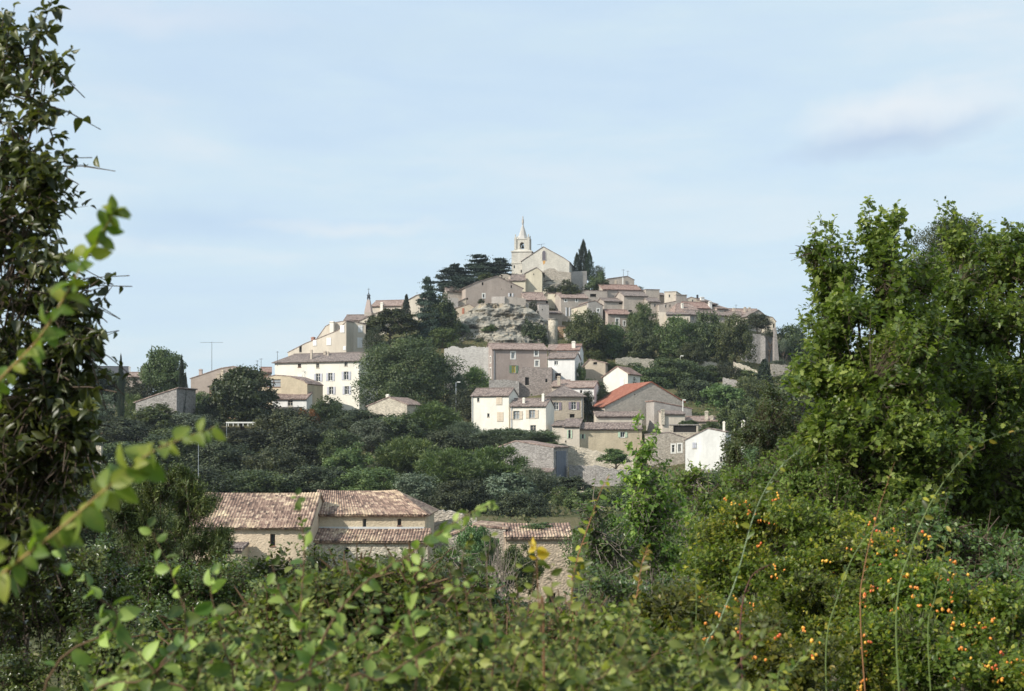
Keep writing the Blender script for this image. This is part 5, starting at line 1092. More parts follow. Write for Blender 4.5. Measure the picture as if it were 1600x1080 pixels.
# summit right
HT('cypress_tree', 'cypress', 'cypress', 911.5, 381, 440, 16.5, 352, 'tallest dark cypress beside the church', n=5000)
HT('cypress_tree', 'cypress', 'cypress', 901.5, 399, 440, 12, 351, 'shorter dark cypress touching the left of the tallest one', n=3500)
HT('cypress_tree', 'cypress', 'cypress', 920.5, 395, 440, 13, 351, 'shorter dark cypress on the right of the tallest one', n=3500)
HT('round_shrub', 'shrub', 'holm', 933, 424, 462, 34, 341, 'round green bush below the cypresses', 'bush', n=5000)
HT('round_shrub', 'round', 'holm', 936, 415, 440, 19, 352, 'smaller dark bush behind the round one right of the cypresses', 'bush', n=3000)
HT('round_shrub', 'shrub', 'holm', 888, 437, 462, 34, 331, 'dark green bush under the churchyard wall', 'bush', n=4500)
HT('round_shrub', 'shrub', 'dark', 861, 446, 456, 22, 333, 'dark scrub at the foot of the church rubble wall', 'bush', n=2500)
HT('round_shrub', 'round', 'dark', 999, 447, 456, 14, 343, 'dark treetop behind the red roofed row house', 'tree', n=2500)
# plane trees
pl = [(917, 489, 558, 66, 297, 'green', 'bright green plane tree, leftmost of the row under the village', 1), (957, 508, 566, 56, 300, 'plane', 'dark plane tree second from the left of the row', 2), (1006, 477, 545, 44, 312, 'plane', 'tall plane tree rising between the houses behind the row', 0),
  (1002, 515, 570, 58, 299, 'holm', 'dark plane tree below the tall one between the houses', 1), (1058, 497, 572, 66, 297, 'plane', 'broad dark plane tree in the middle of the row', 2), (1103, 491, 572, 60, 298, 'holm', 'darkest plane tree right of the middle of the row', 0),
  (1147, 496, 572, 56, 294, 'green', 'rightmost plane tree of the row, lit green beside the bastion', 1), (1082, 536, 574, 40, 291, 'holm', 'lower dark plane tree in front of the row near the lamp', 0)]
for (px, t, b, w, Y, mt, lab, v) in pl: HT('plane_tree', 'round', mt, px, t, b, w, Y, lab, group='plane trees in a row under the village', n=12000, var=v, size=.030)
HT('plane_tree_shrub', 'shrub', 'green', 928, 545, 566, 36, 292, 'leafy shrub at the foot of the leftmost plane tree', 'shrub', n=3000)
HT('umbrella_pine', 'round', 'dark', 1184, 490, 518, 40, 309, 'small umbrella pine growing on top of the bastion', n=6000, var=1)
HT('pine_tree', 'round', 'holm', 1236, 508, 575, 54, 318, 'dark green pine behind the right end of the village', n=7000, var=2)
HT('small_bare_tree', 'loose', 'olive', 1225, 527, 552, 18, 300, 'small pale trunked tree right of the bastion buttress', n=1500)
# belts below the planes
mid = [(1010, 572, 626, 76, 278, 'round', 'holm', 'broad dark oak behind the red roofed barn, left one'), (1052, 558, 612, 84, 281, 'round', 'holm', 'broad dark oak behind the peak of the red roofed barn'), (1088, 590, 652, 70, 264, 'round', 'dark', 'very dark tree right of the red roofed barn'),
  (1130, 566, 598, 26, 284, 'round', 'dark', 'small nearly black tree in front of the garden walls, left of two'), (1148, 572, 598, 22, 283, 'round', 'dark', 'small nearly black tree in front of the garden walls, right of two'), (1100, 570, 600, 36, 283, 'round', 'holm', 'dark bush below the road parapet'),
  (1128, 600, 652, 64, 258, 'loose', 'green', 'mid green tree below the garden walls'), (1194, 562, 626, 46, 270, 'conifer', 'cypress', 'dark pointed pine in front of the broken garden wall'), (1172, 588, 640, 50, 262, 'round', 'green', 'green tree left of the dark pointed pine'),
  (1250, 594, 660, 84, 250, 'round', 'holm', 'large dark tree under the terrace walls at right'), (1160, 620, 690, 70, 240, 'loose', 'green', 'leafy green tree right of the twin chimneys'), (1290, 570, 640, 70, 275, 'round', 'holm', 'dark tree half hidden by the right oak, near the tan wall'),
  (1098, 640, 668, 34, 246, 'shrub', 'green', 'green hedge bush right of the stone barn'), (1350, 560, 650, 110, 270, 'round', 'green', 'hillside tree glimpsed through the right oak, left one'), (1450, 570, 660, 120, 262, 'round', 'holm', 'hillside tree glimpsed through the right oak, middle one'), (1560, 565, 660, 130, 266, 'round', 'green', 'hillside tree glimpsed through the right oak, right one'),
  (1215, 560, 574, 26, 290, 'shrub', 'olive', 'grey green bush at the foot of the bastion'), (1245, 575, 596, 40, 283, 'shrub', 'dark', 'dark bush between the tan terrace walls'), (983, 590, 622, 28, 266, 'round', 'dark', 'dark bush right of the small cream gabled house'),
  (925, 592, 622, 40, 258, 'round', 'dark', 'dark bush between the white annex and the cream gabled house'), (917, 610, 654, 22, 247, 'loose', 'dark', 'dark fig bush at the corner of the purple shuttered house'), (908, 568, 600, 14, 264, 'loose', 'green', 'thin bush beside the lower white house'), (958, 562, 584, 34, 275, 'shrub', 'green', 'green bushes left of the road parapet'),
  (936, 605, 640, 34, 256, 'round', 'holm', 'shaded bush left of the red roof slope'), (905, 651, 662, 18, 239, 'shrub', 'holm', 'small dark bush on the purple shuttered terrace'), (1075, 655, 664, 26, 236, 'shrub', 'light', 'bright grass green bush behind the cart shed'), (1112, 655, 675, 30, 226, 'shrub', 'light', 'light green bush right of the cart shed')]
for (px, t, b, w, Y, k, mt, lab) in mid: HT('tree' if w > 45 else 'bush', k, mt, px, t, b, w, Y, lab, 'tree' if w > 45 else 'bush', n=9000 if w > 60 else 5000)
for (px, t, b, w, Y, lab) in [(992, 567, 592, 56, 285, 'low bushes hiding the foot of the left road parapet'), (1108, 572, 596, 50, 285, 'low bushes hiding the foot of the right road parapet'), (1166, 576, 598, 44, 284, 'low bushes under the stepped garden wall'), (1232, 582, 606, 60, 277, 'low bushes under the broken garden wall with the pillar'), (1272, 594, 612, 40, 277, 'low bushes at the right end of the garden walls')]:
    HT('bush', 'shrub', 'green', px, t, b, w, Y, lab, 'bush', n=4500)
# left hill
lf = [(254, 548, 624, 62, 262, 'round', 'light', 'tree', 'tall light green tree on the left skyline', 12000), (284, 566, 668, 11, 242, 'cypress', 'cypress', 'cypress_tree', 'slim cypress in front of the rubble barn', 4500), (284+6, 590, 668, 9, 244, 'cypress', 'dark', 'cypress_tree', 'lower cypress hugging the right of the slim one', 3000),
  (189, 564, 662, 10, 244, 'cypress', 'cypress', 'cypress_tree', 'slimmest cypress with a thin tip, left of the rubble barn', 4500), (237, 545, 600, 5, 268, 'cypress', 'cypress', 'cypress_tree', 'thin cypress tip poking above the light green tree', 2000),
  (380, 576, 668, 92, 246, 'round', 'walnut', 'walnut_tree', 'broad walnut tree in front of the orange house', 16000), (160, 574, 644, 76, 262, 'loose', 'dark', 'tree', 'dark ragged trees under the dark roofed house', 9000), (110, 580, 660, 84, 258, 'round', 'dark', 'tree', 'dark tree behind the left foreground tree', 7000),
  (216, 592, 640, 40, 258, 'loose', 'dark', 'tree', 'dark ragged tree below the pinkish cottage', 5000), (150, 618, 662, 60, 250, 'round', 'olive', 'bush', 'grey green bush left of the slimmest cypress', 5000), (205, 618, 665, 36, 249, 'feather', 'green', 'bush', 'upright green bush right of the slimmest cypress', 4000),
  (238, 626, 674, 84, 235, 'shrub', 'green', 'hedge', 'clipped looking green hedge in front of the rubble barn', 6000), (200, 655, 705, 100, 226, 'round', 'dark', 'tree', 'low nearly black tree below the slimmest cypress', 8000), (310, 610, 655, 40, 252, 'round', 'green', 'bush', 'green bush between the cypress and the orange house', 5000),
  (330, 625, 668, 50, 246, 'round', 'dark', 'bush', 'dark bush under the orange house', 5000), (300, 646, 690, 80, 234, 'round', 'olive', 'bush', 'greyish bush below the slim cypress', 7000), (392, 668, 700, 90, 228, 'shrub', 'dark', 'hedge', 'dark hedge under the white garden rail', 6000),
  (512, 622, 668, 56, 244, 'round', 'walnut', 'tree', 'olive brown tree right of the arched window house', 6500), (480, 634, 672, 36, 240, 'shrub', 'autumn', 'shrub', 'russet shrub in front of the arched window house', 4000), (452, 640, 700, 90, 234, 'round', 'holm', 'tree', 'dark rounded tree below the lean-to house', 10000),
  (560, 640, 684, 80, 238, 'round', 'dark', 'tree', 'dark tree below the stone gabled house on its left', 8000), (580, 655, 705, 60, 226, 'round', 'olive', 'tree', 'silvery olive tree in front of the stone gabled house', 7000), (618, 645, 700, 90, 230, 'round', 'holm', 'tree', 'dark tree in front of the stone gabled house', 9000),
  (678, 636, 690, 80, 233, 'feather', 'green', 'tree', 'feathery green tree right of the stone gabled house', 8000), (726, 660, 702, 44, 228, 'feather', 'olive', 'bush', 'feathery bush at the left foot of the tall white house', 5000),
  (660, 628, 660, 50, 244, 'round', 'dark', 'tree', 'dark tree under the huge round tree', 5000), (700, 640, 672, 44, 242, 'round', 'dark', 'tree', 'dark tree behind the blue grey lamp post', 5000)]  # last two take the dark shrub leaf colour
for (px, t, b, w, Y, k, mt, nm, lab, n) in lf: HT(nm, k, mt, px, t, b, w, Y, lab, {'cypress_tree': 'tree', 'walnut_tree': 'tree'}.get(nm, nm), n=n)
# slope of scrub between the hill houses and the barn
sc = [(200, 690, 770, 130, 205, 'round', 'holm', 'dark oak scrub at left behind the sprig of bright leaves'), (280, 668, 745, 120, 212, 'round', 'holm', 'rounded oak scrub above the white lamp post'), (350, 690, 760, 100, 200, 'round', 'dark', 'dark scrub right of the white lamp post'), (430, 700, 775, 100, 195, 'round', 'holm', 'dark scrub under the short pale wall'),
  (478, 656, 740, 110, 212, 'round', 'dark', 'large dark bush below the russet shrub'), (545, 700, 765, 80, 196, 'loose', 'green', 'lighter bush in the middle of the scrub slope'), (530, 672, 728, 60, 207, 'round', 'holm', 'dark bush left of the silvery olive'), (640, 688, 756, 90, 199, 'feather', 'green', 'feathery green bush below the dark tree by the gabled house'),
  (700, 672, 740, 90, 206, 'round', 'dark', 'dark tree left of the grey rubble shed'), (700, 705, 770, 90, 190, 'feather', 'green', 'feathery bush leaning toward the rubble shed'), (650, 740, 800, 80, 170, 'round', 'olive', 'grey green bush just above the right end of the barn roof'), (580, 730, 790, 100, 175, 'round', 'green', 'green bush behind the middle of the barn roof'),
  (500, 728, 790, 110, 177, 'round', 'dark', 'dark bush behind the barn roof left of its middle'), (400, 735, 795, 120, 174, 'round', 'holm', 'oak bush behind the left half of the barn roof'), (300, 730, 800, 120, 172, 'round', 'dark', 'dark bush behind the left end of the barn roof'), (770, 702, 765, 80, 196, 'feather', 'green', 'green feathery tree overlapping the left of the rubble shed'),
  (790, 740, 805, 90, 178, 'loose', 'olive', 'purplish grey bush below the rubble shed'), (835, 735, 790, 60, 184, 'feather', 'olive', 'feathery bush under the low annex of the shed'), (720, 750, 815, 90, 165, 'round', 'dark', 'dark bush above the rubble field wall'), (820, 770, 828, 90, 160, 'round', 'dark', 'dark thicket behind the old stone barn'),
  (890, 741, 766, 54, 193, 'shrub', 'dark', 'dark ivy mass hanging below the blue doors'), (880, 762, 810, 60, 180, 'loose', 'green', 'loose green bush below the broken pale wall'), (930, 765, 830, 90, 168, 'loose', 'green', 'light bush under the overgrown terrace wall'), (800, 672, 700, 110, 222, 'feather', 'olive', 'spiky grey green plants below the beige shuttered house'),
  (752, 680, 704, 44, 222, 'feather', 'olive', 'thin spiky plants at the foot of the tall white house'), (862, 690, 700, 26, 216, 'shrub', 'light', 'small green bush on the corner of the lane wall'), (850, 676, 694, 40, 219, 'feather', 'green', 'spiky plants left of the lane wall'), (100, 700, 780, 130, 200, 'round', 'dark', 'dark scrub seen past the left tree, upper'), (60, 760, 830, 150, 170, 'round', 'holm', 'dark scrub seen past the left tree, lower'),
  (1010, 745, 830, 120, 170, 'round', 'green', 'green tree at the foot of the lane houses'), (1100, 735, 800, 110, 185, 'round', 'light', 'light tree below the white gabled house'), (1200, 690, 780, 130, 195, 'round', 'green', 'tree right of the white gabled house'), (1140, 728, 775, 40, 200, 'round', 'olive', 'greyish bush in front of the white gabled house'), (1330, 660, 760, 140, 200, 'round', 'holm', 'slope tree behind the right oak, left one'), (1460, 660, 760, 150, 195, 'round', 'dark', 'slope tree behind the right oak, middle one'), (1590, 660, 760, 150, 198, 'round', 'holm', 'slope tree behind the right oak, right one'), (960, 700, 724, 40, 214, 'shrub', 'green', 'green bush at the right end of the lane wall')]
for (px, t, b, w, Y, k, mt, lab) in sc: HT('scrub_oak' if k == 'round' else 'bush', k, mt, px, t, b, w, Y, lab, 'bush', group='trees and bushes on the slope above the barns', n=11000 if w > 85 else 7000, size=.030 if k == 'round' else None)
HT('bush', 'loose', 'green', 812, 852, 930, 60, 103, 'bush in front of the left half of the old stone barn', 'bush', n=7000)
HT('bush', 'loose', 'light', 742, 822, 905, 66, 104, 'light bush in front of the rubble wing of the old stone barn', 'bush', n=7000)
HT('bush', 'shrub', 'olive', 1202, 514, 526, 22, 307, 'tuft of scrub on the top edge of the bastion', 'shrub', n=2000)
HT('bush', 'shrub', 'green', 838, 814, 832, 60, 116, 'creeper growing over the ridge of the old stone barn', 'creeper', n=4000)
# nearer belt in the valley in front of the barns
vb = [(130, 735, 900, 150, 75, 'round', 'holm', 'dark valley tree behind the juniper, upper left'), (225, 752, 900, 110, 72, 'loose', 'green', 'green valley tree touching the left end of the long barn'), (40, 760, 920, 140, 70, 'round', 'dark', 'dark valley tree behind the left edge tree'), (60, 850, 960, 200, 95, 'round', 'holm', 'valley tree left of the long barn'), (215, 872, 960, 150, 92, 'round', 'green', 'valley tree at the left end of the barn'), (460, 880, 960, 150, 92, 'round', 'dark', 'dark valley tree in front of the barn lean-to'), (600, 872, 960, 140, 90, 'round', 'holm', 'valley tree in front of the lean-to roof'), (715, 850, 960, 90, 95, 'loose', 'green', 'valley bush between the two barns'),
  (960, 810, 930, 130, 95, 'round', 'green', 'valley tree right of the old stone barn'), (1080, 790, 920, 170, 90, 'round', 'green', 'valley tree under the lane houses'), (1230, 760, 900, 190, 85, 'round', 'holm', 'valley tree left of the right oak'), (1400, 740, 900, 220, 80, 'round', 'holm', 'valley tree behind the right oak, left one'), (1580, 730, 900, 220, 80, 'round', 'holm', 'valley tree behind the right oak, right one')]
for (px, t, b, w, Y, k, mt, lab) in vb: HT('valley_tree', k, mt, px, t, b, w, Y, lab, 'tree', group='trees in the valley in front of the barns', n=14000, size=.022)
# scattered undergrowth on the open slope: nobody could count it
rng = np.random.default_rng(5); n = 150000
ux = rng.uniform(-150, 175, n); uy = rng.uniform(60, 345, n); cl = np.array([mnoise.noise(Vector((x*.09, y*.09, 2))) for x, y in zip(ux, uy)])
k = cl > -.22; ux, uy, cl = ux[k], uy[k], cl[k]; uz = gz_arr(ux, uy)+rng.random(len(ux))**2*(.4+1.1*np.clip(cl+.2, 0, 1))
o = leaves_mesh('undergrowth', np.c_[ux, uy, uz], rdir(rng, len(ux), .6), rdir(rng, len(ux), .8), rng.uniform(.22, .6, len(ux)), T_CLUMP, leaf_mat('undergrowth', (.03, .045, .016), (.075, .09, .035), (.17, .16, .07), .15, .6), rnd=rng.random(len(ux)))
tag(o, kind='stuff')
# ------------------------------------------------------------------ plants near the camera
LN = {
 'lefttree': leaf_mat('wild_cherry', (.018, .034, .012), (.048, .075, .022), (.17, .205, .06), .30, .40, spec=.4, near=14),
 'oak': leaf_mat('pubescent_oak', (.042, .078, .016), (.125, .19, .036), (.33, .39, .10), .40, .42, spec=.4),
 'oakd': leaf_mat('darker_oak', (.036, .070, .014), (.105, .165, .030), (.28, .35, .08), .38, .42, spec=.4),  # slightly darker leaf colours than the first oak
 'elm': leaf_mat('elm', (.022, .040, .012), (.070, .122, .028), (.33, .40, .11), .34, .5, spec=.3, near=18),
 'sprig': leaf_mat('bright_elm', (.07, .16, .025), (.115, .215, .035), (.28, .34, .06), .40, .5, spec=.3, near=25),
 'smallleaf': leaf_mat('privet', (.03, .058, .014), (.08, .13, .032), (.22, .28, .08), .28, .32, spec=.55),
 'rose': leaf_mat('dog_rose', (.045, .075, .012), (.125, .17, .026), (.46, .40, .06), .42, .42, spec=.4),
 'sapling': leaf_mat('sapling', (.035, .062, .018), (.085, .13, .035), (.20, .24, .085), .30, .35, spec=.5),
 'juniper': leaf_mat('juniper', (.03, .055, .018), (.085, .12, .035), (.20, .23, .075), .18, .55),
 'greyg': leaf_mat('grey_green_bush', (.035, .055, .022), (.075, .12, .042), (.17, .235, .09), .28, .45),
 'broom': leaf_mat('broom', (.07, .09, .02), (.13, .15, .03), (.24, .24, .07), .3, .45)}
def base_at(px, Y, dx=0): x = (px-800)/F*Y+dx; return (x, Y, gz(x, Y)-.05)
NP = near_plant
# left tree
NP('cherry_tree', 'tall dark leaved tree filling the left edge of the view', 'tree', base_at(-190, 5.6),
   [(112, 470, 5.3, 38, 26, .2), (120, 530, 5.3, 44, 26, .2), (112, 610, 5.3, 46, 34, .25), (122, 680, 5.3, 44, 36, .25), (66, 92, 5.5, 30, 20, 0.2), (62, 160, 5.5, 24, 12, 0.2), (0, 105, 5.6, 30, 24, 0.2), (30, 240, 5.5, 60, 18, 0.25), (15, 260, 5.5, 55, 40, 0.35), (78, 262, 5.4, 28, 14, 0.15), (55, 310, 5.4, 60, 33, 0.3), (10, 350, 5.5, 79.2, 44, 0.35), (60, 395, 5.4, 60, 26.4, 0.3), (20, 440, 5.4, 84, 44, 0.4), (90, 455, 5.4, 45.6, 24.2, 0.25), (100, 505, 5.3, 55.2, 30.8, 0.3), (20, 530, 5.5, 84, 55, 0.4), (110, 545, 5.3, 36, 24.2, 0.25), (70, 590, 5.3, 90, 48.4, 0.35), (20, 650, 5.4, 108, 66, 0.45), (110, 655, 5.3, 50.4, 55, 0.35), (60, 730, 5.4, 102, 66, 0.4), (-10, 800, 5.4, 132, 88, 0.45), (60, 820, 5.6, 72, 66, 0.4), (-70, 620, 5.8, 108, 220, 0.4), (-30, 900, 5.6, 96, 66, 0.4)],
   1150, 'elm', .056, LN['lefttree'], BARK, 11, tw_len=.26, per=8, tw_r=.0014, limb_r=.020, tpl=T_CHERRY, up=.6, clump=6, cspread=.62, droop=.15, shell=.62,
   leaders=[(40, 160, 84, -10, 5.4), (10, 140, 24, 6, 5.5), (25, 130, 58, 15, 5.5), (40, 140, 114, 76, 5.3), (30, 190, 102, 140, 5.4), (20, 200, 96, 176, 5.4), (-5, 250, 42, 100, 5.6), (30, 250, 100, 206, 5.3), (40, 270, 108, 238, 5.3), (35, 300, 106, 268, 5.3), (45, 330, 108, 318, 5.3), (50, 350, 90, 340, 5.3), (50, 430, 110, 400, 5.3), (70, 480, 135, 440, 5.3), (80, 545, 160, 522, 5.2), (80, 560, 145, 548, 5.2), (85, 600, 146, 600, 5.2), (85, 660, 152, 640, 5.2), (-10, 110, 3, 15, 5.6), (85, 690, 148, 690, 5.2), (0, 190, 10, 110, 5.6), (-20, 200, -5, 60, 5.6), (15, 90, 8, 60, 5.5), (60, 460, 130, 475, 5.3)])
# right oaks
NP('oak_tree', 'large pale green oak on the right with two leafy peaks', 'tree', base_at(1395, 14),
   [(1282, 395, 14, 22, 26, .3), (1378, 372, 14, 34, 30, .4), (1370, 400, 14, 42, 30, .5), (1310, 430, 14, 52, 42, .6), (1395, 440, 14, 40, 50, .6), (1340, 480, 13.8, 70, 48, .8), (1300, 530, 13.8, 55, 50, .7), (1370, 550, 13.6, 70, 55, .9), (1430, 520, 14, 60, 60, .8), (1275, 590, 13.6, 52, 46, .6), (1340, 620, 13.4, 75, 60, .9), (1420, 620, 13.6, 75, 65, .9), (1310, 680, 13.4, 50, 46, .7), (1390, 700, 13.4, 80, 60, .9), (1460, 720, 13.4, 80, 70, .9), (1400, 780, 13.2, 90, 60, .8), (1445, 440, 14.4, 36, 40, .6), (1450, 580, 14, 50, 60, .7), (1275, 670, 13.4, 44, 50, .6), (1290, 740, 13.3, 60, 50, .6)],
   4900, 'oak', .070, LN['oak'], BARK, 21, tw_len=.28, per=10, tw_r=.0016, limb_r=.05, tpl=T_OAK, up=.5, droop=.05, shell=.6, clump=9, cspread=.66,
   leaders=[(1290, 400, 1264, 345, 14), (1295, 395, 1280, 332, 14), (1300, 400, 1305, 335, 14), (1285, 420, 1258, 400, 14), (1290, 440, 1262, 415, 14), (1362, 370, 1357, 306, 14), (1360, 380, 1340, 338, 14), (1375, 370, 1376, 322, 14), (1395, 375, 1412, 322, 14), (1405, 390, 1430, 350, 14), (1390, 380, 1395, 332, 14), (1410, 410, 1432, 385, 14), (1340, 400, 1330, 360, 14), (1320, 420, 1318, 375, 14), (1275, 540, 1248, 488, 13.8), (1285, 560, 1255, 530, 13.6), (1270, 600, 1235, 570, 13.5), (1275, 620, 1240, 605, 13.5), (1405, 360, 1402, 315, 14), (1350, 370, 1348, 318, 14), (1290, 480, 1268, 455, 14), (1430, 440, 1450, 410, 14)])
NP('oak_tree', 'second oak reaching the right edge of the view, greener and fuller', 'tree', base_at(1560, 15.5),
   [(1500, 385, 15.5, 34, 26, .4), (1550, 385, 15.5, 44, 28, .5), (1605, 385, 15.5, 50, 30, .6), (1560, 430, 15.5, 70, 50, .9), (1490, 450, 15.5, 50, 46, .7), (1630, 450, 15.5, 60, 70, .9), (1480, 520, 15.3, 60, 50, .8), (1550, 520, 15, 80, 60, 1.0), (1500, 600, 15, 70, 60, .9), (1590, 610, 15, 80, 70, 1.0), (1470, 680, 14.8, 60, 60, .8), (1540, 700, 14.8, 80, 70, .9), (1620, 720, 15, 70, 80, .9), (1500, 790, 15, 80, 60, .8), (1590, 810, 14.6, 80, 60, .8)],
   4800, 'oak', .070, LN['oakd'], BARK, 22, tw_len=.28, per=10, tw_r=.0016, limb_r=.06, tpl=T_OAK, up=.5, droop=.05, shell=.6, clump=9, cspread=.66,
   leaders=[(1485, 385, 1462, 312, 15.5), (1490, 380, 1476, 308, 15.5), (1492, 380, 1492, 318, 15.5), (1485, 390, 1458, 340, 15.5), (1500, 385, 1500, 335, 15.5), (1525, 380, 1524, 330, 15.5), (1545, 380, 1550, 342, 15.5), (1575, 375, 1568, 340, 15.5), (1595, 375, 1598, 345, 15.5), (1560, 380, 1583, 350, 15.5), (1480, 460, 1455, 430, 15.5), (1478, 500, 1450, 470, 15.4), (1510, 390, 1512, 345, 15.5), (1475, 560, 1448, 520, 15.3)])
HT('stone_pine', 'round', 'holm', 1485, 338, 470, 118, 60, 'dark rounded pine crown showing between the two right oaks', n=26000, size=.016, var=2)
# mid distance shrubs on the right
NP('holm_oak', 'grey green evergreen oak bush below the bastion', 'bush', base_at(1215, 42),
   [(1212, 620, 42, 36, 42, 1.2), (1190, 670, 41, 50, 50, 1.4), (1250, 690, 41, 50, 50, 1.4), (1200, 735, 40, 60, 50, 1.4), (1150, 720, 41, 30, 45, 1)],
   2600, 'o', .10, LN['greyg'], BARK, 31, tw_len=.5, per=9, tw_r=.003, limb_r=.06, tpl=T_OVAL, up=.6, shell=.7)
NP('broom_bush', 'yellowish green bush left of the large pale green oak', 'bush', base_at(1300, 26),
   [(1310, 680, 26, 46, 40, .7), (1270, 720, 26, 50, 50, .8), (1330, 740, 25, 55, 55, .8), (1240, 780, 25, 60, 50, .8)],
   1900, 'o', .065, LN['broom'], BARK, 32, tw_len=.4, per=9, tw_r=.002, limb_r=.03, tpl=T_OVAL, up=.6, shell=.7)
NP('oak_sapling', 'slender oak sapling rising in front of the long ochre house', 'tree', base_at(1005, 19),
   [(1008, 705, 19, 18, 22, .2), (995, 740, 19, 28, 24, .35), (1030, 745, 19, 24, 20, .35), (1005, 785, 19, 42, 32, .5), (1040, 800, 19, 45, 40, .5), (985, 840, 19, 50, 45, .5), (1050, 870, 19, 60, 50, .6)],
   620, 'o', .075, LN['oak'], BARKG, 33, tw_len=.35, per=8, tw_r=.002, limb_r=.018, tpl=T_OAK, up=.45, shell=.6, cspread=.7,
   leaders=[(1003, 700, 1001, 640, 19), (1010, 720, 1030, 662, 19), (1000, 730, 978, 690, 19), (1015, 760, 1050, 715, 19), (995, 770, 965, 735, 19), (1020, 800, 1065, 765, 19), (990, 800, 950, 780, 19)])
NP('green_thicket', 'leafy green thicket under the white gabled house', 'bush', base_at(1110, 23),
   [(1085, 750, 23, 45, 40, .5), (1140, 770, 23, 60, 45, .6), (1110, 830, 22, 75, 60, .7), (1200, 820, 22, 70, 50, .7), (1052, 772, 23, 24, 34, .3), (1260, 850, 22, 70, 55, .7), (1340, 840, 22, 70, 60, .8)],
   1500, 'o', .075, LN['oak'], BARKG, 34, tw_len=.4, per=9, tw_r=.003, limb_r=.025, tpl=T_OVAL, up=.5, shell=.65)
NP('hazel_bush', 'green bush at the right edge below the oaks', 'bush', base_at(1540, 12),
   [(1480, 830, 12, 80, 60, .6), (1560, 860, 12, 80, 70, .6), (1430, 870, 12, 70, 50, .6), (1600, 920, 11, 80, 60, .5), (1500, 930, 11, 70, 60, .5)],
   1100, 'o', .055, LN['sapling'], BARK, 35, tw_len=.3, per=9, tw_r=.0025, limb_r=.02, tpl=T_OVAL, up=.4, shell=.65)
NP('acacia_bush', 'bush of fine leaves right of the old stone barn', 'bush', base_at(930, 16),
   [(745, 905, 14, 44, 34, .3), (800, 950, 14, 50, 36, .3), (850, 975, 14, 50, 30, .3), (700, 870, 14, 26, 22, .2), (925, 840, 16, 40, 40, .4), (960, 860, 16, 60, 50, .4), (935, 910, 15, 50, 50, .4), (980, 930, 14, 80, 60, .5), (1060, 930, 14, 80, 50, .5), (925, 790, 16, 24, 20, .25)],
   1000, 'o', .05, LN['sapling'], BARKG, 36, tw_len=.32, per=10, tw_r=.0025, limb_r=.015, tpl=T_OVAL, up=.5, shell=.65)
NP('cornel_bush', 'tall bright green bush behind the roses, left of the oak foot', 'bush', base_at(1250, 13),
   [(1180, 760, 13, 60, 40, .5), (1250, 745, 13, 70, 45, .6), (1320, 770, 13, 70, 50, .6), (1200, 800, 12.6, 90, 45, .6), (1300, 820, 12.6, 90, 45, .6), (1120, 790, 13, 60, 40, .5), (1380, 830, 12.4, 80, 45, .5)],
   3200, 'o', .048, LN['oakd'], BARK, 37, tw_len=.28, per=9, tw_r=.0018, limb_r=.016, tpl=T_OVAL, up=.5, shell=.6, cspread=.6)
# dog roses with hips
DARKTWIG = plain_mat('dark_green_twig', (.07, .075, .03), .8)
T_OVALW = strip_tpl([(0, 0), (.2, .24), (.5, .34), (.8, .24), (1, 0)], .15, .2)
OH = plain_mat('orange_hip', (.70, .25, .04), .35, var=.15, spec=.5)
hipm = [OH, OH, OH, plain_mat('yellow_hip', (.80, .42, .05), .35, var=.15, spec=.5), plain_mat('orange_hip', (.78, .24, .03), .35, var=.15, spec=.5), plain_mat('yellow_hip', (.80, .42, .05), .35, var=.15, spec=.5), plain_mat('red_hip', (.60, .12, .03), .3, var=.1, spec=.5)]
rl = [((1180, 8.6), [(1130, 870, 8.8, 70, 60, .4), (1190, 820, 8.6, 80, 60, .4), (1170, 900, 8.4, 90, 60, .4), (1110, 960, 8, 80, 55, .4), (1240, 900, 8.2, 60, 50, .4)], 'rose thicket with orange hips, left of the tall leaning cane', 41),
      ((1300, 7.6), [(1280, 840, 8.2, 80, 55, .4), (1350, 870, 7.8, 90, 60, .4), (1270, 930, 7.4, 90, 60, .4), (1360, 950, 7.2, 90, 60, .4), (1330, 1020, 7, 100, 60, .4)], 'rose thicket with the most orange hips, in the middle of the right side', 42),
      ((1460, 6.8), [(1430, 910, 7, 80, 50, .4), (1500, 960, 6.8, 90, 60, .4), (1430, 1010, 6.4, 100, 60, .4), (1570, 970, 6.6, 70, 60, .4), (1560, 1050, 6.2, 90, 60, .4)], 'rose thicket with scattered red hips in the lower right corner', 43),
      ((1120, 6.4), [(1050, 960, 6.6, 80, 50, .35), (1150, 1000, 6.4, 100, 50, .35), (1240, 1040, 6, 100, 50, .35), (1030, 1040, 6, 90, 60, .35), (960, 1000, 6.6, 70, 50, .35)], 'low rose thicket at the bottom right of the middle', 44)]
rl2 = []
alt = {41: 'upper rose thicket with few hips, beyond the tall leaning cane', 42: 'rose thicket dense with orange hips, right of the dark red stem', 43: 'rose thicket at the right edge with scattered hips', 44: 'small rose thicket between the elms and the dark red stem'}
for (bp, lobes, lab, sd) in rl: rl2 += [(bp, lobes[:2], lab, sd), ((bp[0]+30, bp[1]-.3), lobes[2:], alt[sd], sd+5)]
rl = rl2
for (bp, lobes, lab, sd) in rl:
    NP('dog_rose', lab, 'rose bush', base_at(*bp), lobes, 700*len(lobes)+200, 'o', .027, LN['rose'], DARKTWIG, sd, tw_len=.16, per=9, tw_r=.0012, limb_r=.007, tpl=T_OVALW, up=.15, droop=.15, shell=.6, cspread=.6, fruit={'mat': hipm, 'n': 60 if sd not in (44, 49) else 14, 'r': .0070 if sd not in (43, 48) else .0062, 'cl': 1})
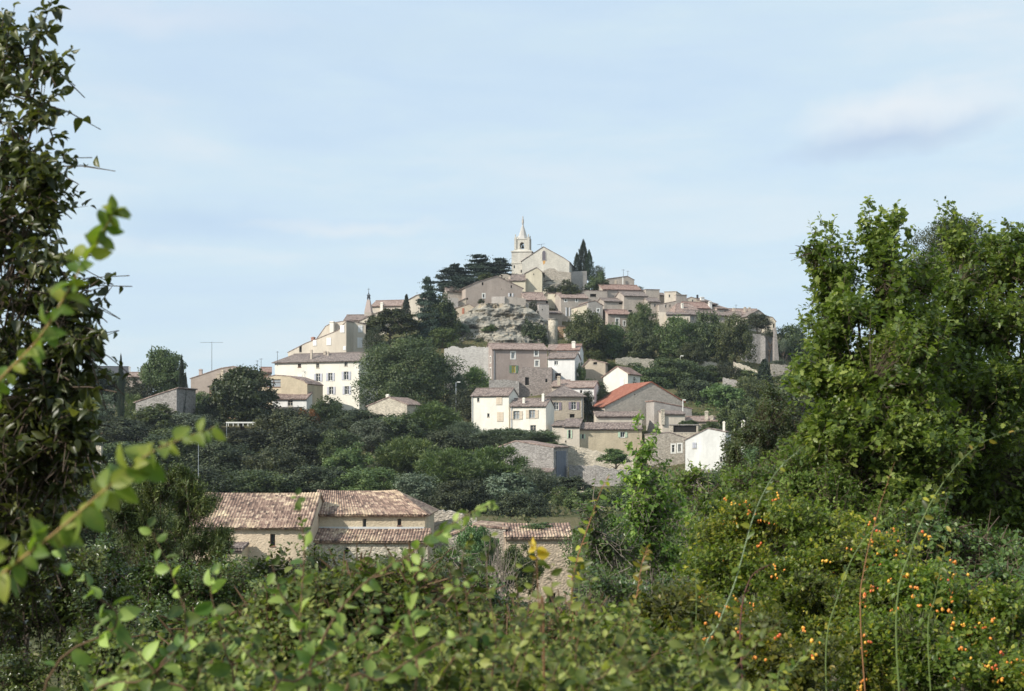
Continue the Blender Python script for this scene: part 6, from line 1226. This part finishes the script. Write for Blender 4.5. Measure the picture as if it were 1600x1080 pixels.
def cane(label, pts, Y, r, mat, seed, nl=14, ls=.035, leafm='rose', name='rose_cane'):
    """a long bare shoot with a few leaves; rooted in the ground"""
    w = [P(px, py, Y+dy) for px, py, dy in pts]; g = Vector((w[0].x, w[0].y, gz(w[0].x, w[0].y)-.05)); root = empty(name, g); tag(root, label, 'rose shoot')
    rng = np.random.default_rng(seed); mb = MB(); acc = ([], [], [], [])
    st = [Vector((0, 0, 0)), (w[0]-g)*.5+Vector((.05, 0, 0))]+[q-g for q in w]
    sprig_geo(mb, st, ls, nl*2, rng, acc, r, lowfrac=.42, spread=.8)
    for k in range(int(16)):     # thorns
        t = .5+.5*k/16; i = min(int(t*(len(st)-1)), len(st)-2); p = st[i].lerp(st[i+1], t*(len(st)-1)-i); mb.tube([p, p+Vector((rng.normal()*.01, -.004, .009))], [.002, .0004], 3)
    mb.build('cane', mat, root); leaves_mesh('leaves', np.array(acc[0]), np.array(acc[1]), np.array(acc[2]), np.array(acc[3]), T_OVAL, LN[leafm], root, rng=rng)
cane('longest green rose cane arching up to the right edge', [(1400, 980, 0), (1425, 855, 0), (1470, 760, 0), (1530, 695, 0), (1600, 670, .1)], 5.2, .0046, GREENCANE, 1)
cane('tall pale green cane leaning right at the left of the roses', [(1095, 1060, 0), (1125, 970, 0), (1150, 905, 0), (1180, 800, 0), (1215, 735, 0), (1260, 695, 0)], 5.0, .0046, plain_mat('pale_green_cane', (.24, .30, .17), .5), 2)
cane('reddish dry cane standing upright over the hips', [(1345, 980, 0), (1350, 890, 0), (1372, 800, 0), (1398, 722, 0)], 5.6, .0040, REDCANE, 3, 5)
cane('short green cane at the right over the bushes', [(1450, 1010, 0), (1462, 930, 0), (1478, 850, 0), (1500, 808, 0)], 5.4, .0036, GREENCANE, 4, 12)
cane('brown and green cane pointing up right of the old stone barn', [(895, 960, 0), (898, 890, 0), (920, 820, 0), (940, 765, 0), (952, 742, 0)], 5.0, .0040, REDCANE, 5, 12)
cane('thinner green cane beside the brown and green one', [(905, 960, 0), (912, 880, 0), (925, 815, 0)], 5.1, .0040, GREENCANE, 6, 9)
cane('forked young cane in the lower middle', [(980, 1010, 0), (995, 930, 0), (1003, 880, 0), (1012, 855, 0)], 5.0, .0042, REDCANE, 7, 12)
cane('straight green cane below the sapling', [(1087, 1070, 0), (1088, 950, 0), (1087, 880, 0), (1090, 800, 0)], 6, .0045, GREENCANE, 8, 12)
cane('thin arching shoot between the oak and the tall green cane', [(1290, 1040, 0), (1310, 930, 0), (1345, 850, 0), (1400, 800, 0), (1450, 775, 0), (1500, 770, 0)], 5.8, .004, GREENCANE, 9, 18)
cane('dark red stem bending up in the lower right', [(1160, 1060, 0), (1158, 960, 0), (1175, 900, 0), (1210, 880, 0)], 5.4, .0065, plain_mat('dark_red_stem', (.14, .06, .05), .7), 10, 4)
cane('thin green shoot in the bottom right corner', [(1215, 1090, 0), (1235, 1050, 0), (1290, 985, 0)], 4.0, .0042, GREENCANE, 12, 10)
# dry stems by the old barn
root = empty('dead_shrub', base_at(785, 15)); tag(root, 'leafless grey twiggy shrub in front of the old stone barn', 'dead shrub'); mb = MB(); rs = random.Random(4); g = Vector(root.location)
for k in range(30):
    bx = rs.gauss(0, .08); tpx = 785+rs.gauss(0, 18); tpy = rs.uniform(825, 905); tp = P(tpx, tpy, 15+rs.gauss(0, .2))-g; b = Vector((bx, rs.gauss(0, .08), 0))
    pts = [b.lerp(tp, t)+Vector((rs.gauss(0, .02), 0, .1*math.sin(t*3)*0)) for t in (0, .3, .6, .85, 1)]; mb.tube(pts, [.012, .009, .007, .005, .002], 4, cap=False)
    for j in range(4): i = rs.randint(1, 3); d = Vector((rs.gauss(0, .12), rs.gauss(0, .1), rs.uniform(.1, .3))); mb.tube([pts[i], pts[i]+d*.6, pts[i]+d], [.005, .004, .0015], 3, cap=False)
mb.build('twigs', BARKG, root)
# left middle ground: juniper and small leaved shrubs
NP('juniper_tree', 'feathery dark green juniper in front of the left end of the barn', 'juniper', base_at(270, 24),
   [(250, 750, 24, 40, 36, .4), (300, 790, 24, 44, 40, .5), (290, 745, 24, 26, 22, .3), (340, 845, 24, 30, 24, .4), (230, 830, 24, 50, 45, .5), (320, 850, 24, 40, 40, .5), (350, 905, 24, 45, 40, .5), (270, 890, 24, 60, 50, .6), (195, 800, 24, 40, 40, .5)],
   2300, 'o', .10, LN['juniper'], BARK, 51, tw_len=.4, per=26, tw_r=.002, limb_r=.03, tpl=T_NEED, up=.9, droop=-.3, shell=.7)
NP('privet_bush', 'small leaved glossy shrub in the lower left corner', 'bush', base_at(90, 10),
   [(60, 960, 10, 90, 90, .5), (150, 930, 10, 60, 70, .4), (-10, 900, 10, 60, 60, .4), (170, 1010, 9.6, 80, 70, .5), (40, 1050, 9.6, 100, 60, .5), (100, 885, 10, 50, 40, .4)],
   3000, 'o', .036, LN['smallleaf'], BARK, 52, tw_len=.22, per=11, tw_r=.0012, limb_r=.012, tpl=T_OVAL, up=.6, shell=.65)
NP('privet_bush', 'small leaved shrub under the juniper and the barn porch', 'bush', base_at(330, 11.5),
   [(230, 885, 11.5, 60, 50, .4), (320, 930, 11.5, 80, 60, .5), (400, 950, 11.5, 70, 60, .5), (260, 980, 11, 90, 70, .5), (420, 1020, 11, 90, 60, .5), (160, 860, 11.6, 40, 34, .35)],
   3000, 'o', .038, LN['smallleaf'], BARK, 53, tw_len=.22, per=11, tw_r=.0012, limb_r=.012, tpl=T_OVAL, up=.6, shell=.65)
NP('maple_bush', 'dark green shrub against the barn lean-to', 'bush', base_at(530, 12),
   [(500, 880, 12, 60, 34, .4), (560, 895, 12, 70, 40, .5), (430, 895, 12, 55, 44, .4), (640, 900, 12, 70, 40, .5), (380, 905, 12, 50, 44, .4), (600, 930, 12, 110, 40, .5), (700, 950, 12, 60, 50, .5), (560, 990, 11.5, 120, 60, .6), (760, 1000, 11.5, 110, 50, .6), (850, 1010, 11, 80, 50, .5)],
   1700, 'o', .05, LN['sapling'], BARKG, 54, tw_len=.3, per=9, tw_r=.002, limb_r=.014, tpl=T_OVAL, up=.5, shell=.65)
def shoots(name, label, px, Y, shoots_, ls, leafm, seed, tpl=T_ELM, r=.0026, mat=None, cat='shrub', group=None, face=None):
    """a shrub of long leafy shoots springing from one stool"""
    base = Vector(base_at(px, Y)); root = empty(name, base); tag(root, label, cat, group); rng = np.random.default_rng(seed); mb = MB(); acc = ([], [], [], [])
    for pts in shoots_:
        n = pts[-1] if isinstance(pts[-1], int) else 20; pp = [q for q in pts if not isinstance(q, int)]
        w = [P(a, b, c)-base for a, b, c in pp]; st = [Vector((rng.normal()*.05, rng.normal()*.05, 0)), w[0]*.55+Vector((0, 0, -.12)), *w]
        sprig_geo(mb, st, ls, n, rng, acc, r*1.6, face=face, lowfrac=.22)
    mb.build('branches', mat or plain_mat('dull_brown_twig', (.14, .085, .045), .8), root); ps = np.array(acc[0]); leaves_mesh('leaves', ps, np.array(acc[1]), np.array(acc[2]), np.array(acc[3]), tpl, LN[leafm], root, rng=rng); return root
shoots('elm_shrub', 'elm shoots with big bright green leaves very close at left', -160, 1.9,
   [[(-60, 960, 1.75), (0, 900, 1.72), (90, 830, 1.7), (170, 760, 1.7), (240, 705, 1.7), (335, 668, 1.7), 62], [(-80, 760, 2.1), (-20, 620, 2.05), (60, 530, 2.0), (120, 430, 2.0), (165, 355, 2.0), (180, 328, 2.0), 70]],
   .037, 'sprig', 61, r=.0022, mat=plain_mat('ochre_twig', (.34, .22, .08), .7))
shoots('elm_shrub', 'dark elm shoots hanging just left of the barn, out of focus', 120, 2.6,
   [[(60, 1120, 2.6), (180, 980, 2.6), (150, 930, 2.6), (90, 870, 2.5), 22], [(230, 1120, 2.6), (290, 1000, 2.6), (270, 900, 2.6), (230, 820, 2.6), 24], [(360, 1150, 2.7), (350, 1010, 2.7), (330, 930, 2.7), (335, 890, 2.7), 18], [(120, 1150, 2.7), (230, 1060, 2.6), (300, 1010, 2.6), (400, 990, 2.6), 24], [(300, 1160, 2.6), (250, 1060, 2.6), (190, 1000, 2.6), (150, 970, 2.6), 20]],
   .040, 'elm', 62, r=.0024)
shoots('elm_shrub', 'elm shrub whose long brown branch slants up over the barn lean-to', 440, 2.8,
   [[(480, 1120, 2.7), (500, 1010, 2.7), (560, 920, 2.7), (650, 860, 2.7), (720, 810, 2.65), (770, 786, 2.6), 64], [(500, 1110, 2.8), (480, 990, 2.8), (440, 930, 2.8), (420, 860, 2.8), 24], [(470, 1110, 2.9), (470, 960, 2.9), (475, 850, 2.95), (462, 772, 2.95), 40], [(440, 1130, 2.6), (400, 1040, 2.6), (330, 960, 2.6), 22], [(560, 1110, 2.7), (600, 1010, 2.7), (680, 940, 2.7), (740, 900, 2.7), 26],
    [(530, 1130, 2.4), (600, 1060, 2.4), (700, 1000, 2.4), (780, 990, 2.4), 24], [(420, 1150, 2.4), (470, 1060, 2.4), (560, 1000, 2.4), (600, 950, 2.4), 24], [(640, 1150, 2.5), (650, 1020, 2.5), (640, 950, 2.5), (660, 880, 2.5), 24]],
   .032, 'elm', 63, r=.0028)
rs = random.Random(9)
for gi, (pc, Yc, lab) in enumerate([(330, 3.2, 'low elm thicket along the bottom edge, left of its middle'), (560, 3.4, 'dense elm thicket along the bottom edge under the barn'), (820, 3.3, 'elm thicket at the bottom in the middle of the view'), (1010, 3.0, 'elm thicket of pale rounded leaves at the bottom, right of the middle')]):
    L_ = []
    for k in range(46):
        x0 = pc+rs.uniform(-170, 170); Y = Yc+rs.uniform(-.5, .7); yt = rs.uniform(930, 1060)+(25 if pc > 900 or pc < 400 else 0); dx = rs.uniform(-110, 130)
        L_.append([(x0, 1150, Y), (x0+dx*.3, (1150+yt)/2, Y), (x0+dx, yt, Y), rs.randint(36, 54)])
    shoots('elm_shrub', lab, pc, Yc, L_, .028, 'elm', 70+gi, r=.0018, group='elm thickets along the bottom edge')
shoots('elm_shrub', 'elm shoots ending in round green leaves and one yellow tip before the old stone barn', 850, 3.0,
   [[(800, 1120, 3), (815, 1010, 3), (830, 930, 3), (840, 862, 3), 26], [(860, 1130, 3), (880, 1030, 3), (865, 940, 3), (860, 880, 3), 24], [(900, 1130, 2.9), (900, 1020, 2.9), (915, 960, 2.9), (925, 905, 2.9), 22], [(770, 1130, 3.1), (775, 1000, 3.1), (760, 900, 3.1), (768, 835, 3.1), 30], [(740, 1130, 3.2), (735, 980, 3.2), (722, 880, 3.2), (735, 840, 3.2), 30], [(830, 1130, 3.3), (812, 980, 3.3), (806, 880, 3.3), 30], [(880, 1130, 3.3), (890, 960, 3.3), (902, 880, 3.3), 28], [(700, 1120, 3), (720, 1010, 3), (710, 930, 3), (700, 880, 3), 24], [(960, 1140, 2.7), (1010, 1040, 2.7), (1060, 990, 2.7), 18], [(900, 1150, 2.7), (950, 1050, 2.7), (1000, 970, 2.7), 18]],
   .033, 'elm', 64, r=.0022)
# the one yellow leaf tuft
root = empty('yellow_leaf_sprig', base_at(845, 2.95)); tag(root, 'single sprig with a bright yellow leaf in front of the old stone barn', 'sprig'); g = Vector(root.location); mb = MB(); acc = ([], [], [], [])
sprig_geo(mb, [Vector((0, 0, 0)), P(850, 1050, 2.95)-g, P(842, 950, 2.95)-g, P(838, 850, 2.95)-g], .036, 9, np.random.default_rng(3), acc, .0035, lowfrac=.9)
mb.build('stem', TWIG, root); leaves_mesh('leaves', np.array(acc[0]), np.array(acc[1]), np.array(acc[2]), np.array(acc[3]), T_ELM, leaf_mat('yellowed', (.60, .42, .03), (.62, .50, .05), (.45, .48, .08), .4, .5), root, rng=np.random.default_rng(3))


for gi, (bp, lobes, lab, nt_) in enumerate([((350, 5), [(300, 1040, 4.8, 70, 50, .3), (390, 1010, 5, 80, 60, .35), (330, 990, 5.2, 50, 40, .3)], 'dark elm thicket in shade at the lower left', 1500),
    ((580, 5.2), [(470, 960, 5.2, 80, 60, .4), (560, 940, 5.3, 90, 60, .4), (640, 930, 5.4, 60, 46, .35), (700, 965, 5.5, 60, 46, .35), (540, 1020, 5, 110, 60, .4), (680, 1020, 5, 110, 60, .4), (780, 1000, 5.5, 70, 46, .35)], 'dense elm thicket in front of the two barns', 4200),
    ((900, 5.0), [(820, 1030, 5.2, 90, 50, .35), (920, 985, 5.2, 70, 50, .35), (960, 1040, 5, 90, 60, .35), (880, 1010, 5.4, 60, 40, .3), (850, 1060, 4.6, 100, 40, .3)], 'elm thicket at the foot of the sapling', 3000)]):
    NP('elm_thicket', lab, 'bush', base_at(*bp), lobes, nt_, 'o', .033, LN['elm'], plain_mat('dull_brown_twig', (.14, .085, .045), .8), 80+gi, tw_len=.22, per=9, tw_r=.0015, limb_r=.008, tpl=T_OVALW, up=.4, droop=.1, shell=.6, cspread=.6)

# ------------------------------------------------------------------ air
hz = MB(); hz.box(-1600, 1600, -800, 2000, -40, 62)
hm = bpy.data.materials.new('haze_air'); hm.use_nodes = True; t = hm.node_tree
for n_ in list(t.nodes):
    if n_.type == 'BSDF_PRINCIPLED': t.nodes.remove(n_)
pv = t.nodes.new('ShaderNodeVolumePrincipled'); pv.inputs['Color'].default_value = (.80, .88, .97, 1); pv.inputs['Density'].default_value = .00012; pv.inputs['Anisotropy'].default_value = .2
t.links.new(pv.outputs[0], t.nodes['Material Output'].inputs['Volume'])
tag(hz.build('haze', hm), kind='stuff')
